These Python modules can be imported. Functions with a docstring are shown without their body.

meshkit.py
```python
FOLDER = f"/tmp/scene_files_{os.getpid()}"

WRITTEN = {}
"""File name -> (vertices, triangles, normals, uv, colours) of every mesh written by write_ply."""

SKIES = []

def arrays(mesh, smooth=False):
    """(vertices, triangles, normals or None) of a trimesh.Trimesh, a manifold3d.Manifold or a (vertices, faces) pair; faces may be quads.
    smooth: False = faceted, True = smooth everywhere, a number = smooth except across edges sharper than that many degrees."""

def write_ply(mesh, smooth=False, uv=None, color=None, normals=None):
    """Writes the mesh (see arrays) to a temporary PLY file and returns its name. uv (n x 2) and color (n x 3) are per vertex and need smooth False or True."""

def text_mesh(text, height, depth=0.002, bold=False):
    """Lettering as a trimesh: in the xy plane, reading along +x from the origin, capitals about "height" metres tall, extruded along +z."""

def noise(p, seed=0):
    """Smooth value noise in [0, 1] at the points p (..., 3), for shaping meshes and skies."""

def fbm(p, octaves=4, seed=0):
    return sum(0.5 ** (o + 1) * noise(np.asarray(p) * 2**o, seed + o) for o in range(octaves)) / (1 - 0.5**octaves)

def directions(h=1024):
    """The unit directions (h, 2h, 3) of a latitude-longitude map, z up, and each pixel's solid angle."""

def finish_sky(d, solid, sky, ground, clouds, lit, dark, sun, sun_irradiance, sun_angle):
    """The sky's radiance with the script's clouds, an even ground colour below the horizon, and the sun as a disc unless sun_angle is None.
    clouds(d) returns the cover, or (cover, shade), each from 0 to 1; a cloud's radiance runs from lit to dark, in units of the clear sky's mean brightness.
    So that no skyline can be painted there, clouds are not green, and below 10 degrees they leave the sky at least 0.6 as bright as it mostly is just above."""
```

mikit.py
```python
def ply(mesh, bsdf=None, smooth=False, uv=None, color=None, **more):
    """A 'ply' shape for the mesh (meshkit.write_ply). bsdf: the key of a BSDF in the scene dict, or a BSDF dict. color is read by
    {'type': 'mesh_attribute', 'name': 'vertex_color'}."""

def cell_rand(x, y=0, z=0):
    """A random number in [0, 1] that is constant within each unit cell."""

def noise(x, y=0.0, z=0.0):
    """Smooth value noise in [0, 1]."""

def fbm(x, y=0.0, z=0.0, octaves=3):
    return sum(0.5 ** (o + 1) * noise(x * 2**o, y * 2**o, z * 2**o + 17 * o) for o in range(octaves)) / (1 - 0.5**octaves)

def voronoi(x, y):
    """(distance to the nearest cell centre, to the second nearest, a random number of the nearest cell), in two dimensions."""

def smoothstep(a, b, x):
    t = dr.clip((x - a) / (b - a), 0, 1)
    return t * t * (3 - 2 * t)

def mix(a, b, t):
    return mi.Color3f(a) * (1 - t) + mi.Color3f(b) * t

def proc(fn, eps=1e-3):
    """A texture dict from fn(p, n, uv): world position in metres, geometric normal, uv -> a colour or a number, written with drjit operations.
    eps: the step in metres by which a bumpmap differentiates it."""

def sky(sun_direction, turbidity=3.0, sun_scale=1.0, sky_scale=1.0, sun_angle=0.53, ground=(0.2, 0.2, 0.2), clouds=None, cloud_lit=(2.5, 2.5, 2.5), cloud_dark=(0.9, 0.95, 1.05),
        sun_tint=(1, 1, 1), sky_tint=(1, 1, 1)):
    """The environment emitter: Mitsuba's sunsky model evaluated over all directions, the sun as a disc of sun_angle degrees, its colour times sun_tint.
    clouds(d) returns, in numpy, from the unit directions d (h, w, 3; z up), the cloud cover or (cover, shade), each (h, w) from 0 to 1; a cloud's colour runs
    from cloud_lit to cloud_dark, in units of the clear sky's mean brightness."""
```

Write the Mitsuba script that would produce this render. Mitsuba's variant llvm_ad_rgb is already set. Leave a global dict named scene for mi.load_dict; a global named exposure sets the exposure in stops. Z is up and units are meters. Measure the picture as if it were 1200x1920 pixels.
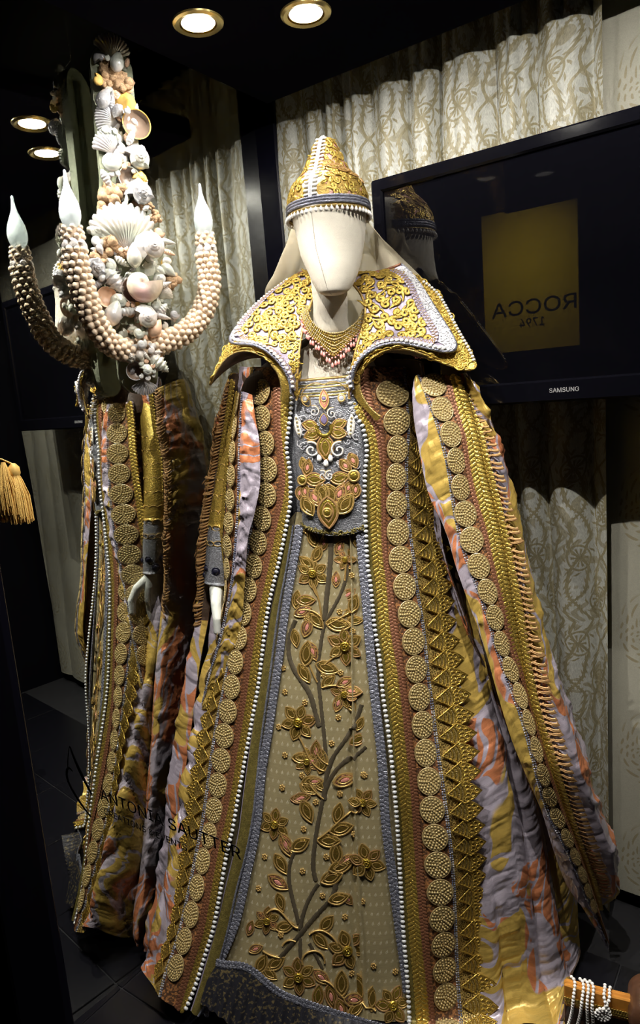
import math, numpy as np, trimesh, drjit as dr, mitsuba as mi, mikit, meshkit
from mikit import proc, ply, noise, fbm, voronoi, cell_rand, smoothstep, mix
from scipy.interpolate import CubicSpline, PchipInterpolator
from scipy.spatial.transform import Rotation as Rot

rng = np.random.default_rng(7)
T4 = mi.ScalarTransform4f
scene, labels = {}, {}

# ---------------------------------------------------------------- camera, exposure
RIGHT, DOWN, FWD = np.array([.8157, .5732, -.0784]), np.array([.0336, -.1822, -.9827]), np.array([-.5775, .7989, -.1679])
EYE = np.array([0, 0, 1.37])
exposure = 0.0
scene['camera'] = {'type': 'perspective', 'fov': 2 * math.degrees(math.atan(600 / 1290)), 'fov_axis': 'x', 'near_clip': .02, 'far_clip': 60,
                   'to_world': T4().look_at(origin=EYE.tolist(), target=(EYE + FWD).tolist(), up=(-DOWN).tolist())}

# ---------------------------------------------------------------- lamps (recessed halogen spotlights of the show window)
CEIL = 2.095
WARM = np.array([1.0, .95, .86])
LAMPS = [  # x, y, disc radiance, beam intensity, cutoff and beam angle, aimed at, label
    (-.992, 1.100, 30, .8, 89.5, 66, (-1.0, 1.15, 0), 'gold-rimmed recessed spotlight shining above the shell sconce'),
    (-.821, 1.220, 30, .6, 89.5, 66, (-.82, 1.27, 0), 'gold-rimmed recessed spotlight shining above the pointed hat'),
    (-.55, .765, 30, 1.0, 88, 40, (-.80, 1.2, 1.1), 'recessed spotlight before the mannequin that lights the gown from above'),
    (-.80, .755, 30, 5.2, 36, 14, (-.80, 1.12, .75), 'recessed spotlight near the glass that lights the hem of the gown'),
    (-1.2, .738, 30, 2.6, 55, 25, (-1.2, 1.15, .85), 'recessed spotlight near the glass that lights the mirror side of the gown'),
    (-.30, .76, 30, 4.6, 36, 14, (-.47, 1.2, .55), 'recessed spotlight near the glass that lights the right sleeve and the pearl strings'),
    (-.25, 1.10, 30, 1.3, 89.5, 60, (-.45, 1.35, .9), 'recessed spotlight above the right sleeve at the television end'),
]

# ---------------------------------------------------------------- helpers
def arr(m):
    return (np.asarray(m[0], float), np.asarray(m[1], int)) if isinstance(m, tuple) else (np.asarray(m.vertices, float), np.asarray(m.faces, int))

def cat(ms):
    vs, fs, n = [], [], 0
    for m in ms:
        v, f = arr(m); vs.append(v); fs.append(f + n); n += len(v)
    return np.vstack(vs), np.vstack(fs)

def strew(mesh, M):
    """Copies of a small mesh under the 4x4 matrices M, as one mesh."""
    v, f = arr(mesh); M = np.asarray(M)
    V = np.einsum('kij,nj->kni', M[:, :3, :3], v) + M[:, None, :3, 3]
    return V.reshape(-1, 3), (f[None] + (np.arange(len(M)) * len(v))[:, None, None]).reshape(-1, 3)

def frame(p, x, y, z, s=(1, 1, 1)):
    M = np.eye(4); M[:3, 0], M[:3, 1], M[:3, 2], M[:3, 3] = np.asarray(x) * s[0], np.asarray(y) * s[1], np.asarray(z) * s[2], p
    return M

def unit(a): return a / np.maximum(np.linalg.norm(a, axis=-1, keepdims=True), 1e-12)

def basis(p, z, x=None, s=(1, 1, 1), turn=0.):
    """Frame at p whose z axis is z and whose x axis is near x."""
    z = unit(np.asarray(z, float)); x = np.array([0, 0, 1.]) if x is None else np.asarray(x, float)
    if abs(unit(x) @ z) > .98: x = np.array([1., .2, 0])
    x = unit(x - z * (x @ z)); y = np.cross(z, x)
    if turn: x, y = x * math.cos(turn) + y * math.sin(turn), y * math.cos(turn) - x * math.sin(turn)
    return frame(p, x, y, z, s)

def grid_faces(nu, nv, wrap=False):
    i, j = np.meshgrid(np.arange(nu if wrap else nu - 1), np.arange(nv - 1), indexing='ij')
    a = i * nv + j; b = ((i + 1) % nu) * nv + j
    return np.stack([np.stack([a, b, b + 1], -1), np.stack([a, b + 1, a + 1], -1)], 2).reshape(-1, 3)

def grid_mesh(P, wrap=False):
    return P.reshape(-1, 3), grid_faces(P.shape[0], P.shape[1], wrap)

def smooth_line(pts, n, kind=CubicSpline):
    pts = np.asarray(pts, float)
    if len(pts) == 2: return pts[0] + (pts[1] - pts[0]) * np.linspace(0, 1, n)[:, None]
    t = np.r_[0, np.cumsum(np.linalg.norm(np.diff(pts, axis=0), axis=1))]
    d = kind(t / t[-1], pts)(np.linspace(0, 1, 40 * len(pts)))
    s = np.r_[0, np.cumsum(np.linalg.norm(np.diff(d, axis=0), axis=1))]
    return np.stack([np.interp(np.linspace(0, s[-1], n), s, d[:, k]) for k in range(3)], 1)

def length(pts): return np.linalg.norm(np.diff(pts, axis=0), axis=1).sum()

def tube(pts, r, n=8, caps=True, flat=1., up=None):
    """Round (or flattened) tube along the points."""
    pts = np.asarray(pts, float); r = np.broadcast_to(r, len(pts))
    t = unit(np.gradient(pts, axis=0)); u = np.array([0, 0, 1.]) if up is None else np.asarray(up, float)
    if up is None and abs(t @ u).max() > .9: u = np.array([.6, -.8, .02])
    x = unit(np.cross(t, u)); y = unit(np.cross(x, t))
    a = np.arange(n) * 2 * np.pi / n
    P = pts[None] + r[None, :, None] * (np.cos(a)[:, None, None] * x[None] + flat * np.sin(a)[:, None, None] * y[None])
    v, f = grid_mesh(P, True); k = len(pts)
    f = f[:, ::-1]
    if caps:
        c0, c1 = len(v), len(v) + 1
        v = np.vstack([v, pts[:1], pts[-1:]]); i = np.arange(n); j = (i + 1) % n
        f = np.vstack([f, np.stack([i * k, np.full(n, c0), j * k], 1), np.stack([j * k + k - 1, np.full(n, c1), i * k + k - 1], 1)])
    return v, f

def lathe(prof, n=24, caps=True):
    """Solid of revolution about z from (r, z) pairs, bottom to top."""
    prof = np.asarray(prof, float); a = np.arange(n) * 2 * np.pi / n
    P = np.stack([np.cos(a)[:, None] * prof[None, :, 0], np.sin(a)[:, None] * prof[None, :, 0], np.broadcast_to(prof[None, :, 1], (n, len(prof)))], -1)
    v, f = grid_mesh(P, True)
    if caps:
        k = len(prof); i = np.arange(n); j = (i + 1) % n; c0, c1 = len(v), len(v) + 1
        v = np.vstack([v, [[0, 0, prof[0, 1]], [0, 0, prof[-1, 1]]]])
        f = np.vstack([f, np.stack([j * k, i * k, np.full(n, c0)], 1), np.stack([i * k + k - 1, j * k + k - 1, np.full(n, c1)], 1)])
    return v, f

def ball(sub=1, s=(1, 1, 1)):
    m = trimesh.creation.icosphere(subdivisions=sub); return m.vertices * np.asarray(s), m.faces

def box(lo, hi, bevel=0.):
    lo, hi = np.asarray(lo, float), np.asarray(hi, float)
    if bevel <= 0:
        m = trimesh.creation.box(extents=hi - lo); return m.vertices + (lo + hi) / 2, m.faces
    c = [np.where(np.array(s) > 0, hi - bevel, lo + bevel) for s in np.ndindex(2, 2, 2)]
    pts = np.vstack([[p + d for d in bevel * np.vstack([np.eye(3), -np.eye(3)])] for p in c])
    m = trimesh.convex.convex_hull(pts); return m.vertices, m.faces

def slab(poly, h, chamfer=0.):
    """Flat polygon (n, 2) raised to height h, optionally drawn in at the top."""
    poly = np.asarray(poly, float)
    if np.sum(poly[:, 0] * np.roll(poly[:, 1], -1) - poly[:, 1] * np.roll(poly[:, 0], -1)) < 0: poly = poly[::-1]
    c = poly.mean(0); n = len(poly); i = np.arange(n); j = (i + 1) % n
    v = np.vstack([np.c_[poly, np.zeros(n)], np.c_[c + (poly - c) * (1 - chamfer), np.full(n, h)], [[*c, h * 1.15]]])
    f = np.vstack([np.stack([i, j, j + n], 1), np.stack([i, j + n, i + n], 1), np.stack([i + n, j + n, np.full(n, 2 * n)], 1)])
    return v, f

def rgb(*c): return {'type': 'rgb', 'value': [float(x) for x in (c[0] if len(c) == 1 else c)]}

def add(key, mesh, bsdf, smooth=False, uv=None, label=None, category=None, group=None, kind=None, **more):
    scene[key] = ply(trimesh.Trimesh(*arr(mesh), process=False), bsdf, smooth=smooth, uv=uv, **more)
    tag(key, label, category, group, kind); return key

def tag(key, label=None, category=None, group=None, kind=None):
    d = {k: v for k, v in dict(label=label, category=category, group=group, kind=kind).items() if v}
    if d: labels[key] = d

COUNT = {}
def numbered(key):
    n = COUNT.get(key, 0); COUNT[key] = n + 1
    return key if n == 0 else f'{key}_{n:03d}'

def shape(mesh, bsdf, smooth=False):
    return ply(trimesh.Trimesh(*arr(mesh), process=False), bsdf, smooth=smooth)

def put(key, d, M, **t):
    k = numbered(key); scene[k] = {**d, 'to_world': T4(np.asarray(M))}; tag(k, **t); return k

class Loft:
    """A smooth sheet through rails (each a list of points, top to bottom), sampled on an even grid of nu x nv points."""
    def __init__(self, rails, nu=60, nv=160, cross=PchipInterpolator, even=False):
        R = np.stack([smooth_line(r, nv, PchipInterpolator) for r in rails])
        w = np.linalg.norm(np.diff(R, axis=0), axis=2).mean(1); t = np.r_[0, np.cumsum(w)]
        self.at = t / t[-1]
        self.P = cross(self.at, R, axis=0)(np.linspace(0, 1, nu)) if len(R) > 2 else R[0] + (R[-1] - R[0]) * np.linspace(0, 1, nu)[:, None, None]
        self.w, self.h = t[-1], np.mean([length(r) for r in R])
        self.refresh()
    def refresh(self):
        P = self.P; du, dv = np.gradient(P, axis=0), np.gradient(P, axis=1)
        n = np.cross(du, dv); self.N = unit(n); self.dv = unit(dv); self.du = unit(du)
        self.U = np.cumsum(np.r_[np.zeros((1, P.shape[1])), np.linalg.norm(np.diff(P, axis=0), axis=2)], 0)
        self.V = np.cumsum(np.c_[np.zeros(P.shape[0]), np.linalg.norm(np.diff(P, axis=1), axis=2)], 1)
    def flip(self): self.N = -self.N; return self
    def look(self, A, u, v):
        nu, nv = A.shape[:2]; x = np.clip(np.asarray(u, float), 0, 1) * (nu - 1); y = np.clip(np.asarray(v, float), 0, 1) * (nv - 1)
        i = np.minimum(x.astype(int), nu - 2); j = np.minimum(y.astype(int), nv - 2); a = (x - i)[..., None]; b = (y - j)[..., None]
        return A[i, j] * (1 - a) * (1 - b) + A[i + 1, j] * a * (1 - b) + A[i, j + 1] * (1 - a) * b + A[i + 1, j + 1] * a * b
    def p(self, u, v, off=0.): return self.look(self.P, u, v) + np.asarray(off)[..., None] * unit(self.look(self.N, u, v)) if np.ndim(off) else self.look(self.P, u, v) + off * unit(self.look(self.N, u, v))
    def n(self, u, v): return unit(self.look(self.N, u, v))
    def M(self, u, v, off=0., turn=0., s=(1, 1, 1)):
        """Frame on the sheet: x across (u), y up (against v), z outward."""
        z = self.n(u, v); y = -unit(self.look(self.dv, u, v)); x = np.cross(y, z); x = unit(x); y = np.cross(z, x)
        c, q = math.cos(turn), math.sin(turn)
        return frame(self.p(u, v, off), x * c + y * q, y * c - x * q, z, s)
    def band(self, u0, u1, off=0., n=6, nv=None, v0=0., v1=1.):
        nv = nv or self.P.shape[1]; u, v = np.meshgrid(np.linspace(0, 1, n), np.linspace(v0, v1, nv), indexing='ij')
        f0 = u0(v) if callable(u0) else u0; f1 = u1(v) if callable(u1) else u1; uu = f0 + (f1 - f0) * u
        return self.p(uu, v, off), np.stack([self.look(self.U[..., None], uu, v)[..., 0], self.look(self.V[..., None], uu, v)[..., 0]], -1)

A0, LX, LY = np.array([-.83346, 1.24839, 0]), np.array([.81043, .58583, 0]), np.array([-.58583, .81043, 0])
FIG = np.eye(4); FIG[:3, 0], FIG[:3, 1], FIG[:3, 3] = LX, LY, A0      # the figure's own axes: x to its left, y to its back, z up
def fig(p): p = np.asarray(p, float); return p @ FIG[:3, :3].T + A0
def figs(rails): return [fig(r) for r in rails]

# ---------------------------------------------------------------- materials
def pr(c, rough=.5, metal=0., **k): return {'type': 'twosided', 'bsdf': {'type': 'principled', 'base_color': rgb(c) if isinstance(c, (tuple, list)) else c, 'roughness': rough, 'metallic': metal, **k}}
def bumped(b, fn, scale=1., eps=1e-3): return {'type': 'twosided', 'bsdf': {'type': 'bumpmap', 'arbitrary': {**proc(fn, eps)}, 'scale': scale, 'bsdf': b['bsdf'] if b['type'] == 'twosided' else b}}

def damask_mask(u, v):
    """Woven pattern of daisy roundels inside scrolling ogee vines (0 ground, 1 gold figure); u, v in metres."""
    u = u + .006 * noise(u * 9, v * 9); W, Hh = .15, .21
    wx = u * 17 + 2.2 * noise(u * 15, v * 15); wy = v * 17 + 2.2 * noise(u * 15 + 9, v * 15 + 4)
    fil = dr.sin(wx * 4.1 + 2.6 * dr.sin(wy * 2.3)) * dr.cos(wy * 3.7 + 2.4 * dr.sin(wx * 2.1))
    m = smoothstep(.38, .52, fil) * .75
    for ox, oy in ((0., 0.), (.5, .5)):
        x = u / W + ox; y = v / Hh + oy
        x = (x - dr.floor(x) - .5) * W; y = (y - dr.floor(y) - .5) * Hh
        r = dr.sqrt(x * x + y * y) + 1e-5; th = dr.atan2(y, x)
        petals = smoothstep(-.1, .25, dr.cos(th * 10)) * smoothstep(.006, .008, r) * (1 - smoothstep(.021, .024, r))
        core = 1 - smoothstep(.003, .0045, r)
        ring = smoothstep(.0265, .028, r) * (1 - smoothstep(.0315, .033, r))
        hooks = smoothstep(.5, .8, dr.sin(th * 9 + r * 260)) * smoothstep(.034, .036, r) * (1 - smoothstep(.043, .047, r))
        m = dr.maximum(m, dr.maximum(dr.maximum(petals, core), dr.maximum(ring, hooks)))
    s = dr.sin(v / Hh * 2 * np.pi) * W * .23
    for k in (0., .5):
        x = u / W + k; x = (x - dr.floor(x) - .5) * W
        for sg in (1., -1.):
            d = dr.abs(x - sg * s * (.9 + .2 * dr.cos(v / Hh * 4 * np.pi)))
            vine = 1 - smoothstep(.0035, .005, d)
            leaf = (1 - smoothstep(.006, .0125, d)) * smoothstep(.1, .5, dr.sin(v * 330 + sg * x * 520))
            m = dr.maximum(m, dr.maximum(vine, leaf))
    return m

def c_damask(p, n, uv):
    m = damask_mask(uv.x, uv.y); g = .8 + .4 * noise(uv.x * 900, uv.y * 250)
    return mix((.375, .38, .345), (.20, .17, .085), m * .88) * g

def b_damask(p, n, uv): return damask_mask(uv.x, uv.y) * .0002

scene['m_black'] = pr((.004, .004, .007), .5, 0., specular=.1)
scene['m_black_gloss'] = pr((.003, .003, .007), .25, 0., specular=.12)
scene['m_ceiling'] = {'type': 'twosided', 'bsdf': {'type': 'diffuse', 'reflectance': rgb(.005, .005, .009)}}
scene['m_tile'] = {'type': 'roughplastic', 'diffuse_reflectance': rgb(.006, .006, .009), 'alpha': .12}
scene['m_grout'] = pr((.013, .013, .016), .9)
scene['m_mirror'] = {'type': 'roughconductor', 'material': 'none', 'specular_reflectance': rgb(.80, .82, .78), 'alpha': .001}
scene['m_mirror'] = {'type': 'conductor', 'material': 'none', 'specular_reflectance': rgb(.80, .82, .78)}
scene['m_damask'] = bumped(pr(proc(c_damask), .55, .03), b_damask, 1.)
scene['m_screen'] = {'type': 'plastic', 'int_ior': 1.75, 'diffuse_reflectance': rgb(.0025, .0025, .004)}
scene['m_bezel'] = pr((.003, .003, .005), .12, 0., specular=.12)
scene['m_print_grey'] = pr((.22, .22, .23), .4)
scene['m_ink'] = pr((.004, .004, .005), .5)
scene['m_ring'] = pr((.65, .5, .2), .25, .9)
scene['m_glass'] = {'type': 'thindielectric', 'int_ior': 1.13}

# ---------------------------------------------------------------- the window box
def quad_box(key, lo, hi, mat, bevel=0., **t): return add(key, box(lo, hi, bevel), mat, **t)

MT = np.array([math.sin(math.radians(3.9)), math.cos(math.radians(3.9)), 0]); MNRM = np.array([MT[1], -MT[0], 0]); MP = np.array([-1.30, 1.2, 0])
def on_mirror(y, z, off=0.): return MP + MT * ((y - MP[1]) / MT[1]) + MNRM * off + np.array([0, 0, z])
WALLY, GLASSY = 1.72, .70
add('floor', box((-1.6, -.2, -.06), (.75, WALLY, -.004)), 'm_grout', kind='structure')
TS = .33
tx, ty = [(-1.311,.8432,.0000)][0][:2]
tile_variants = [shape(box((-TS / 2 + .002, -TS / 2 + .002, -.012), (TS / 2 - .002, TS / 2 - .002, 0), .001), 'm_tile')]
for i in range(-1, 6):
    for j in range(-3, 3):
        x, y = tx + TS * (i + .5), ty + TS * (j + .5)
        if -1.5 < x < .65 and -.1 < y < WALLY - TS / 2 + .02: put('floor__tile', tile_variants[0], frame((x, y, rng.uniform(-.0006, .0004)), (1, 0, 0), (0, 1, 0), (0, 0, 1)))
quad_box('wall_back', (-1.6, WALLY, -.06), (.75, WALLY + .06, 2.5), 'm_black', kind='structure')
quad_box('wall_right', (.69, -.2, -.06), (.75, WALLY, 2.5), 'm_black', kind='structure')
quad_box('ceiling', (-1.135, -.3, CEIL), (.69, 1.485, CEIL + .05), 'm_ceiling', kind='structure')
quad_box('ceiling_void', (-1.6, -.3, 2.45), (.75, WALLY + .06, 2.5), 'm_black', kind='structure')
a, b = on_mirror(.72, 0), on_mirror(WALLY - .002, 0)
def prism(pts, z0, z1):
    n = len(pts); i = np.arange(n); j = (i + 1) % n
    v = np.vstack([np.c_[pts, np.full(n, z0)], np.c_[pts, np.full(n, z1)]])
    f = np.vstack([np.stack([i, j, j + n], 1), np.stack([i, j + n, i + n], 1), [[0, k + 1, k] for k in range(1, n - 1)], [[n, n + k, n + k + 1] for k in range(1, n - 1)]])
    return v, f
w_ = MNRM * -.006
add('wall_mirror', prism(np.array([a, a + w_, b + w_, b])[::-1, :2], .0, 2.44), 'm_mirror', label='tall mirror panel that covers the whole left side of the show window', category='mirror')
w_ = MNRM * -.007; w2 = MNRM * -.08
add('wall_left', prism(np.array([a + w_, a + w2, b + w2, b + w_])[::-1, :2], -.06, 2.45), 'm_black', kind='structure')
add('trim_1', box((-1.60, .60, -.004), (a[0] + .012, .72, 2.45), .004), 'm_black_gloss', kind='structure')          # jamb at the mirror's front edge
add('trim_2', box((b[0] - .02, 1.60, -.004), (b[0] + .058, WALLY - .001, 2.44), .004), 'm_black_gloss', kind='structure')   # post in the corner
add('window_1', (np.array([[-1.34, GLASSY, 0], [.69, GLASSY, 0], [.69, GLASSY, 2.094], [-1.34, GLASSY, 2.094]]), np.array([[0, 1, 2], [0, 2, 3]])), 'm_glass', kind='structure')

# curtains
def curtain(key, x0, x1, ybase, z0, z1, amp, folds, mat, seed, uvs=1., lean=0., **t):
    nx, nz = 220, 90
    x = np.linspace(0, 1, nx); z = np.linspace(0, 1, nz); X, Z = np.meshgrid(x, z, indexing='ij')
    q = X * folds + 1.5 * meshkit.noise(np.stack([X * folds * .8 + seed, Z * 1.3, X * 0], -1), seed) + .15 * meshkit.noise(np.stack([X * 9, Z * 4, X * 0 + 3], -1), seed)
    fold = np.abs(np.sin(np.pi * q)) ** .75
    gather = .35 + .65 * np.clip((1 - Z) * 6, 0, 1)                      # tight small pleats where the cloth is gathered at the top
    small = np.abs(np.sin(np.pi * (q * 2.3 + .4 * meshkit.noise(np.stack([X * 30, Z * 3, X * 0], -1), seed + 2)))) * np.exp(-(1 - Z) * 7)
    Y = ybase - amp * fold * gather - amp * .5 * small - .012 * meshkit.noise(np.stack([X * 7, Z * 5, X * 0 + 8], -1), seed + 5)
    P = np.stack([x0 + (x1 - x0) * X + lean * (1 - Z), Y, z0 + (z1 - z0) * Z], -1)
    s = np.cumsum(np.r_[np.zeros((1, nz)), np.linalg.norm(np.diff(P, axis=0), axis=2)], 0)
    uv = np.stack([s, P[..., 2]], -1).reshape(-1, 2) * uvs
    v, f = grid_mesh(P)
    return add(key, (v, f), mat, smooth=True, uv=uv, **t)

curtain('curtain', -1.232, -.372, 1.665, .03, 2.36, .05, 8.5, 'm_damask', 3, label='pleated ivory and gold damask curtain behind the robed mannequin and the television', category='curtain')

def c_plain(p, n, uv):
    u, v = uv.x / .19, uv.y / .30
    x, y = (u - dr.floor(u) - .5) * .19, (v - dr.floor(v) - .5) * .30
    r = dr.sqrt(x * x + y * y * .45); th = dr.atan2(y, x)
    m = smoothstep(.25, .6, dr.sin(r * 420 + 3 * dr.sin(th * 3)) * dr.cos(th * 7 + r * 90)) * (1 - smoothstep(.062, .072, r))
    return mix((.40, .39, .32), (.27, .23, .13), m * .8) * (.93 + .14 * noise(uv.x * 700, uv.y * 900))
scene['m_plain'] = pr(proc(c_plain), .5, .05, sheen=.4)
curtain('curtain_001', -.392, .67, 1.713, .05, 2.36, .02, 5.5, 'm_plain', 9, label='smooth ivory curtain with embroidered motifs at the window\'s television end', category='curtain')

# sign of the shop across the passage, which the television's screen mirrors
scene['m_sign'] = pr((.62, .47, .035), .8)
SGX, SGY = (-2.13, -1.407), -2.5
add('shop_sign__board', box((SGX[0], SGY - .04, 1.575), (SGX[1], SGY, 2.62), .004), 'm_sign')
def sign_text(t, h, xr, z, width, key):
    m = meshkit.text_mesh(t, h, .003); v = np.asarray(m.vertices); s = width / np.ptp(v[:, 0]); v = np.c_[xr - (v[:, 0] - v[:, 0].min()) * s, SGY + .001 + v[:, 2], z + v[:, 1]]
    add(key, (v, np.asarray(m.faces)), 'm_ink')
sign_text('ROCCA', .105, -1.425, 1.85, .64, 'shop_sign__lettering'); sign_text('1794', .062, -1.66, 1.755, .19, 'shop_sign__lettering_001')
tag('shop_sign', 'yellow shop sign across the passage, mirrored in the television screen', 'sign')
add('sign_spotlight', lathe([(.0, -.05), (.035, -.05), (.04, .05), (.0, .05)], 20, False), 'm_black', 40, to_world=T4(frame((-1.70, SGY + .75, 2.75), (1, 0, 0), (0, .6, .8), (0, -.8, .6))), label='small black spotlight that lights the yellow shop sign', category='spotlight')
scene['sign_spotlight_beam'] = {'type': 'spot', 'intensity': rgb(4.2, 3.6, 2.2), 'cutoff_angle': 48, 'beam_width': 8, 'to_world': T4().look_at(origin=[-1.70, SGY + .78, 2.68], target=[-1.82, SGY, 1.95], up=[0, 0, 1])}

# television
TVD = -.09                                                            # the whole set hangs this much nearer than y = 1.53
tvx0, tvx1, tvz0, tvz1 = -.8205, .09, 1.318, 1.829
add('television__body', box((tvx0 + .02, 1.531 + TVD, tvz0 + .02), (tvx1 - .02, 1.60 + TVD, tvz1 - .02), .012), 'm_bezel')
fr = [box((tvx0, 1.515 + TVD, tvz1 - .028), (tvx1, 1.55 + TVD, tvz1), .004), box((tvx0, 1.515 + TVD, tvz0), (tvx1, 1.55 + TVD, tvz0 + .045), .004),
      box((tvx0, 1.515 + TVD, tvz0), (tvx0 + .028, 1.55 + TVD, tvz1), .004), box((tvx1 - .028, 1.515 + TVD, tvz0), (tvx1, 1.55 + TVD, tvz1), .004)]
add('television__frame', cat(fr), 'm_bezel')
add('television__screen', box((tvx0 + .025, 1.523 + TVD, tvz0 + .042), (tvx1 - .025, 1.535 + TVD, tvz1 - .025)), 'm_screen')
m = meshkit.text_mesh('SAMSUNG', .0085, .0008, bold=True); m.apply_transform([[1, 0, 0, 0], [0, 0, -1, 0], [0, 1, 0, 0], [0, 0, 0, 1]])
m.apply_translation((-.435, 1.5148 + TVD, tvz0 + .019)); add('television__lettering', m, 'm_print_grey')
tag('television', 'black flat television with a glossy screen mounted before the damask curtain', 'television')

# recessed spotlights
ring = lathe([(.036, -.004), (.044, -.006), (.049, -.003), (.050, 0), (.034, 0), (.033, -.002)], 40, False)
cup = lathe([(.034, 0), (.030, .02), (.024, .03)], 32, False)
for x, y, L, I, cut, beam, aim, lab in LAMPS:
    k = numbered('recessed_spotlight'); M = frame((x, y, CEIL), (1, 0, 0), (0, 1, 0), (0, 0, 1))
    scene[k + '__rim'] = {**shape(ring, 'm_ring', 40), 'to_world': T4(M)}
    d = lathe([(.0001, -.0045), (.016, -.0040), (.027, -.002), (.033, -.0005)], 32, False)
    scene[k + '__lamp'] = {**shape(d, 'm_black', True), 'to_world': T4(M), 'emitter': {'type': 'area', 'radiance': rgb(WARM * L)}}
    tag(k, lab, 'spotlight')
    if I:
        scene[k + '_beam'] = {'type': 'spot', 'intensity': rgb(WARM * I), 'cutoff_angle': cut, 'beam_width': beam,
                              'to_world': T4().look_at(origin=[x, y, CEIL - .012], target=list(aim), up=[.3, 1, .1])}
# ---------------------------------------------------------------- garment materials
def brocade_fn(uv):
    u, v = uv.x * 11., uv.y * 8.6
    wu = u + 1.1 * (fbm(u * .9, v * .9) - .5); wv = v + 1.1 * (fbm(u * .9 + 31, v * .9) - .5)
    a = noise(wu * 1.15 + 3, wv * .95); b = noise((wu - wv * .55) * 1.5 + 40, (wv + wu * .2) * .62)
    swirl = dr.abs(dr.sin(noise(wu * .8 + 70, wv * .8) * 15))
    line = smoothstep(.16, .30, swirl)
    gold = smoothstep(.525, .55, a); orange = smoothstep(.555, .57, b) * (1 - gold)
    hatch = smoothstep(.15, .45, dr.abs(dr.sin((wu + wv * .45) * 7)))
    return gold * line, orange * line * hatch

def c_brocade(p, n, uv):
    g, o = brocade_fn(uv); w = .88 + .24 * noise(uv.x * 60, uv.y * 1500)
    c = mix((.45, .40, .48), (.54, .37, .09), g); c = c * (1 - o) + mi.Color3f(.60, .22, .10) * o
    return c * w

def b_brocade(p, n, uv):
    g, o = brocade_fn(uv); f = fbm(uv.x * 9, uv.y * 34, 0., 3)
    return (g + o) * .0003 + .012 * dr.abs(f - .5) + .0004 * noise(uv.x * 900, uv.y * 200)

def spark(p, s): return cell_rand(p.x * s, p.y * s, p.z * s)

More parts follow.
